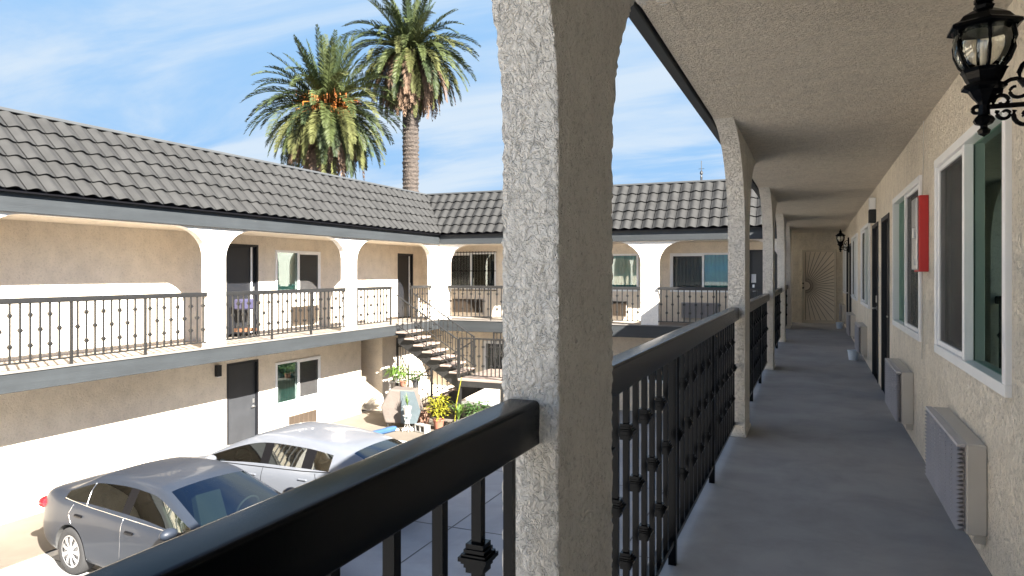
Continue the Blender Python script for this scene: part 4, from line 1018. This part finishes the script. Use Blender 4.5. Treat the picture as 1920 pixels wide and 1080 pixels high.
    for sg in (-1, 1):
        q = on(mx_, mz_-.05, sg); yy = (q.y if q else sg*.85)
        bm_ = bmesh.new(); bmesh.ops.create_uvsphere(bm_, u_segments=16, v_segments=10, radius=1)
        for v in bm_.verts: v.co = Vector((v.co.x*.075, v.co.y*.115, v.co.z*.07))
        me2 = bpy.data.meshes.new('mirror'); bm_.to_mesh(me2); bm_.free(); me2.materials.append(paint)
        for p in me2.polygons: p.use_smooth = True
        o = link('mirror', me2, t, (mx_, yy+sg*.13, mz_))
        MB().tube([(0, -sg*.2, -.05), (0, -sg*.03, -.03)], .022, 6).build('mirror_arm', M['trim'], o)
    # lights
    for sg in (-1, 1):
        for (bx, by, bz, sx_, sy_, sz_, mt, nm) in light['lamps']:
            bm_ = bmesh.new(); bmesh.ops.create_uvsphere(bm_, u_segments=14, v_segments=10, radius=1)
            for v in bm_.verts: v.co = Vector((v.co.x*sx_, v.co.y*sy_, v.co.z*sz_))
            me2 = bpy.data.meshes.new(nm); bm_.to_mesh(me2); bm_.free(); me2.materials.append(M[mt])
            for p in me2.polygons: p.use_smooth = True
            link(nm, me2, t, (bx, sg*by, bz))
    # cabin
    for (x, ) in ((light['front_seat'],), (light['rear_seat'],)):
        for sg in (-1, 1):
            mb = MB(); mb.bbox(x-.05, x+.45, sg*.36-.24, sg*.36+.24, .38, .56, .05); b_ = MB()
            mb.add([(x-.02, sg*.36-.22, .5), (x+.13, sg*.36-.22, .5), (x-.08, sg*.36-.20, 1.06), (x-.20, sg*.36-.20, 1.06), (x-.02, sg*.36+.22, .5), (x+.13, sg*.36+.22, .5), (x-.08, sg*.36+.20, 1.06), (x-.20, sg*.36+.20, 1.06)],
                   [(0, 1, 2, 3), (7, 6, 5, 4), (0, 4, 5, 1), (1, 5, 6, 2), (2, 6, 7, 3), (3, 7, 4, 0)])
            mb.bbox(x-.22, x-.10, sg*.36-.12, sg*.36+.12, 1.08, 1.24, .03)
            s_ = mb.build('seat', M['seat'], t); bv = s_.modifiers.new('b', 'BEVEL'); bv.width = .03; bv.segments = 2; bv.limit_method = 'ANGLE'
    mb = MB(); dx = light['dash']; mb.bbox(dx, dx+.45, -.70, .70, .72, .92, .05); mb.build('dashboard', M['cabin'], t)
    mb = MB(); c0 = Vector((dx-.10, light.get('drv', .36), .90)); mb.tube([c0+Vector((.06*sin(a), .18*cos(a), .17*sin(a))) for a in [i*2*pi/24 for i in range(25)]], .014, 6, cap=False); mb.tube([c0, c0+Vector((.12, 0, -.04))], .03, 6); mb.tube([c0+Vector((0, -.17, 0)), c0+Vector((0, .17, 0))], .014, 5)
    mb.build('steering_wheel', M['cabin'], t)
    bb.free(); bpy.data.objects.remove(tmp); bpy.data.objects.remove(cut)
    return t
G, T, Pm = 1, 2, 0
# x, zb, wm, zsh, wb, zbe, wt, zwt, wr, zrs, zt, side, pillar, top  (materials for the segment towards the next station)
sedan = [
 (-2.315, .42, .55, .72, .50, .80, .42, .82, .34, .83, .84, 0, 0, 0),
 (-2.28, .34, .72, .78, .66, .93, .58, .96, .48, .97, .985, 0, 0, 0),
 (-2.12, .25, .83, .83, .77, .985, .69, 1.03, .58, 1.055, 1.075, 0, 0, 0),
 (-1.78, .21, .885, .87, .81, .99, .74, 1.045, .62, 1.07, 1.09, 0, 0, 0),
 (-1.62, .20, .89, .88, .82, .985, .745, 1.055, .63, 1.09, 1.115, G, 0, G),
 (-1.10, .18, .89, .88, .825, .97, .66, 1.27, .58, 1.325, 1.350, G, 0, 0),
 (-.98, .18, .89, .88, .825, .965, .645, 1.30, .57, 1.36, 1.385, G, 0, 0),
 (-.50, .18, .89, .875, .825, .955, .63, 1.345, .57, 1.405, 1.430, G, 0, 0),
 (-.23, .18, .89, .87, .825, .950, .63, 1.350, .57, 1.410, 1.435, T, 0, 0),
 (-.13, .18, .89, .87, .825, .948, .63, 1.350, .57, 1.410, 1.435, G, 0, 0),
 (.22, .18, .89, .865, .825, .942, .63, 1.325, .57, 1.385, 1.415, G, 0, 0),
 (.34, .18, .89, .865, .825, .94, .635, 1.30, .575, 1.36, 1.395, G, 0, G),
 (.95, .18, .885, .86, .82, .925, .735, 1.06, .67, 1.10, 1.13, G, 0, G),
 (1.22, .18, .88, .85, .81, .915, .765, .955, .70, .985, 1.01, 0, 0, 0),
 (1.34, .19, .88, .845, .80, .905, .745, .935, .68, .955, .985, 0, 0, 0),
 (1.85, .22, .865, .77, .77, .82, .70, .85, .58, .875, .90, 0, 0, 0),
 (2.15, .25, .80, .68, .69, .73, .60, .76, .50, .78, .80, 0, 0, 0),
 (2.28, .30, .66, .60, .58, .64, .50, .665, .42, .68, .69, 0, 0, 0),
 (2.315, .36, .52, .52, .48, .56, .40, .58, .30, .585, .59, 0, 0, 0)]
seams_s = [([(-.17, .97), (-.16, .60), (-.17, .30)], .0055, 'chrome', 'door_seam'), ([(-1.30, .95), (-1.36, .82), (-1.22, .60), (-.98, .36), (-.93, .27)], .006, 'chrome', 'door_seam'), ([(.98, .92), (1.02, .60), (.96, .30)], .005, 'trim', 'door_seam'),
           ([(-1.02, .98), (-1.06, 1.15), (-1.03, 1.26)], .006, 'chrome', 'window_divider'), ([(1.24, .80), (1.05, .62), (.90, .34)], .004, 'trim', 'wing_seam'), ([(-1.55, 1.0), (-.9, .972), (0, .955), (1.05, .932)], .008, 'chrome', 'window_trim')]
lampS = [(-2.17, .71, .83, .13, .14, .085, 'taillight', 'tail_light'), (2.17, .60, .64, .12, .14, .06, 'chrome', 'headlight')]
car('sedan', 'blue grey sedan with its red tail light towards the wall', (-7.93, 7.35, GZ), R(-7), sedan, M['carpaint_g'], 4.63, (-1.31, 1.38), seams_s, ((-1.12, .84), (.02, .815)),
    dict(mirror=(.92, .985), lamps=lampS, front_seat=-.02, rear_seat=-.92, dash=.85, drv=.36))
hatch = [
 (-2.24, .42, .60, .72, .56, .84, .48, .88, .38, .90, .92, 0, 0, 0),
 (-2.20, .33, .76, .80, .70, .95, .62, 1.02, .54, 1.07, 1.09, 0, 0, 0),
 (-2.06, .25, .84, .86, .77, .99, .68, 1.10, .60, 1.17, 1.20, 0, 0, G),
 (-1.70, .21, .885, .89, .80, 1.01, .66, 1.24, .58, 1.32, 1.35, 0, 0, 0),
 (-1.42, .20, .89, .89, .815, 1.00, .645, 1.29, .57, 1.375, 1.405, G, 0, 0),
 (-1.02, .18, .89, .885, .82, .985, .635, 1.35, .57, 1.42, 1.445, T, 0, 0),
 (-.94, .18, .89, .885, .82, .98, .63, 1.36, .57, 1.43, 1.455, G, 0, 0),
 (-.40, .18, .89, .88, .825, .965, .625, 1.385, .57, 1.455, 1.485, G, 0, 0),
 (-.17, .18, .89, .88, .825, .96, .625, 1.385, .57, 1.455, 1.487, T, 0, 0),
 (-.04, .18, .89, .875, .825, .955, .625, 1.38, .57, 1.45, 1.482, G, 0, 0),
 (.30, .18, .89, .87, .825, .95, .63, 1.345, .575, 1.41, 1.445, G, 0, G),
 (.98, .18, .885, .86, .82, .93, .73, 1.09, .67, 1.13, 1.16, G, 0, G),
 (1.27, .18, .88, .855, .81, .92, .765, .965, .70, .995, 1.02, 0, 0, 0),
 (1.39, .19, .88, .85, .80, .91, .745, .945, .68, .965, .995, 0, 0, 0),
 (1.82, .22, .865, .78, .77, .83, .70, .86, .58, .885, .91, 0, 0, 0),
 (2.08, .25, .80, .69, .69, .74, .60, .77, .50, .79, .81, 0, 0, 0),
 (2.21, .30, .66, .61, .58, .65, .50, .675, .42, .69, .70, 0, 0, 0),
 (2.24, .36, .52, .52, .48, .56, .40, .58, .30, .585, .59, 0, 0, 0)]
seams_h = [([(-.10, .98), (-.09, .60), (-.10, .30)], .0045, 'trim', 'door_seam'), ([(-1.16, .98), (-1.24, .82), (-1.12, .60), (-.92, .34)], .0045, 'trim', 'door_seam'), ([(1.0, .93), (1.05, .60), (.98, .30)], .0045, 'trim', 'door_seam'),
           ([(-1.45, 1.02), (-.9, .988), (0, .965), (1.1, .935)], .007, 'trim', 'window_trim')]
lampH = [(-2.12, .68, .88, .10, .13, .10, 'taillight', 'tail_light'), (2.10, .58, .66, .12, .15, .06, 'chrome', 'headlight')]
car('hatch', 'silver white hatchback with its bonnet towards the wall', (-8.32, 9.97, GZ), R(178), hatch, M['carpaint_w'], 4.48, (-1.28, 1.34), seams_h, ((-.95, .87), (.10, .84)),
    dict(mirror=(.95, 1.0), lamps=lampH, front_seat=.02, rear_seat=-.88, dash=.9, drv=.36))
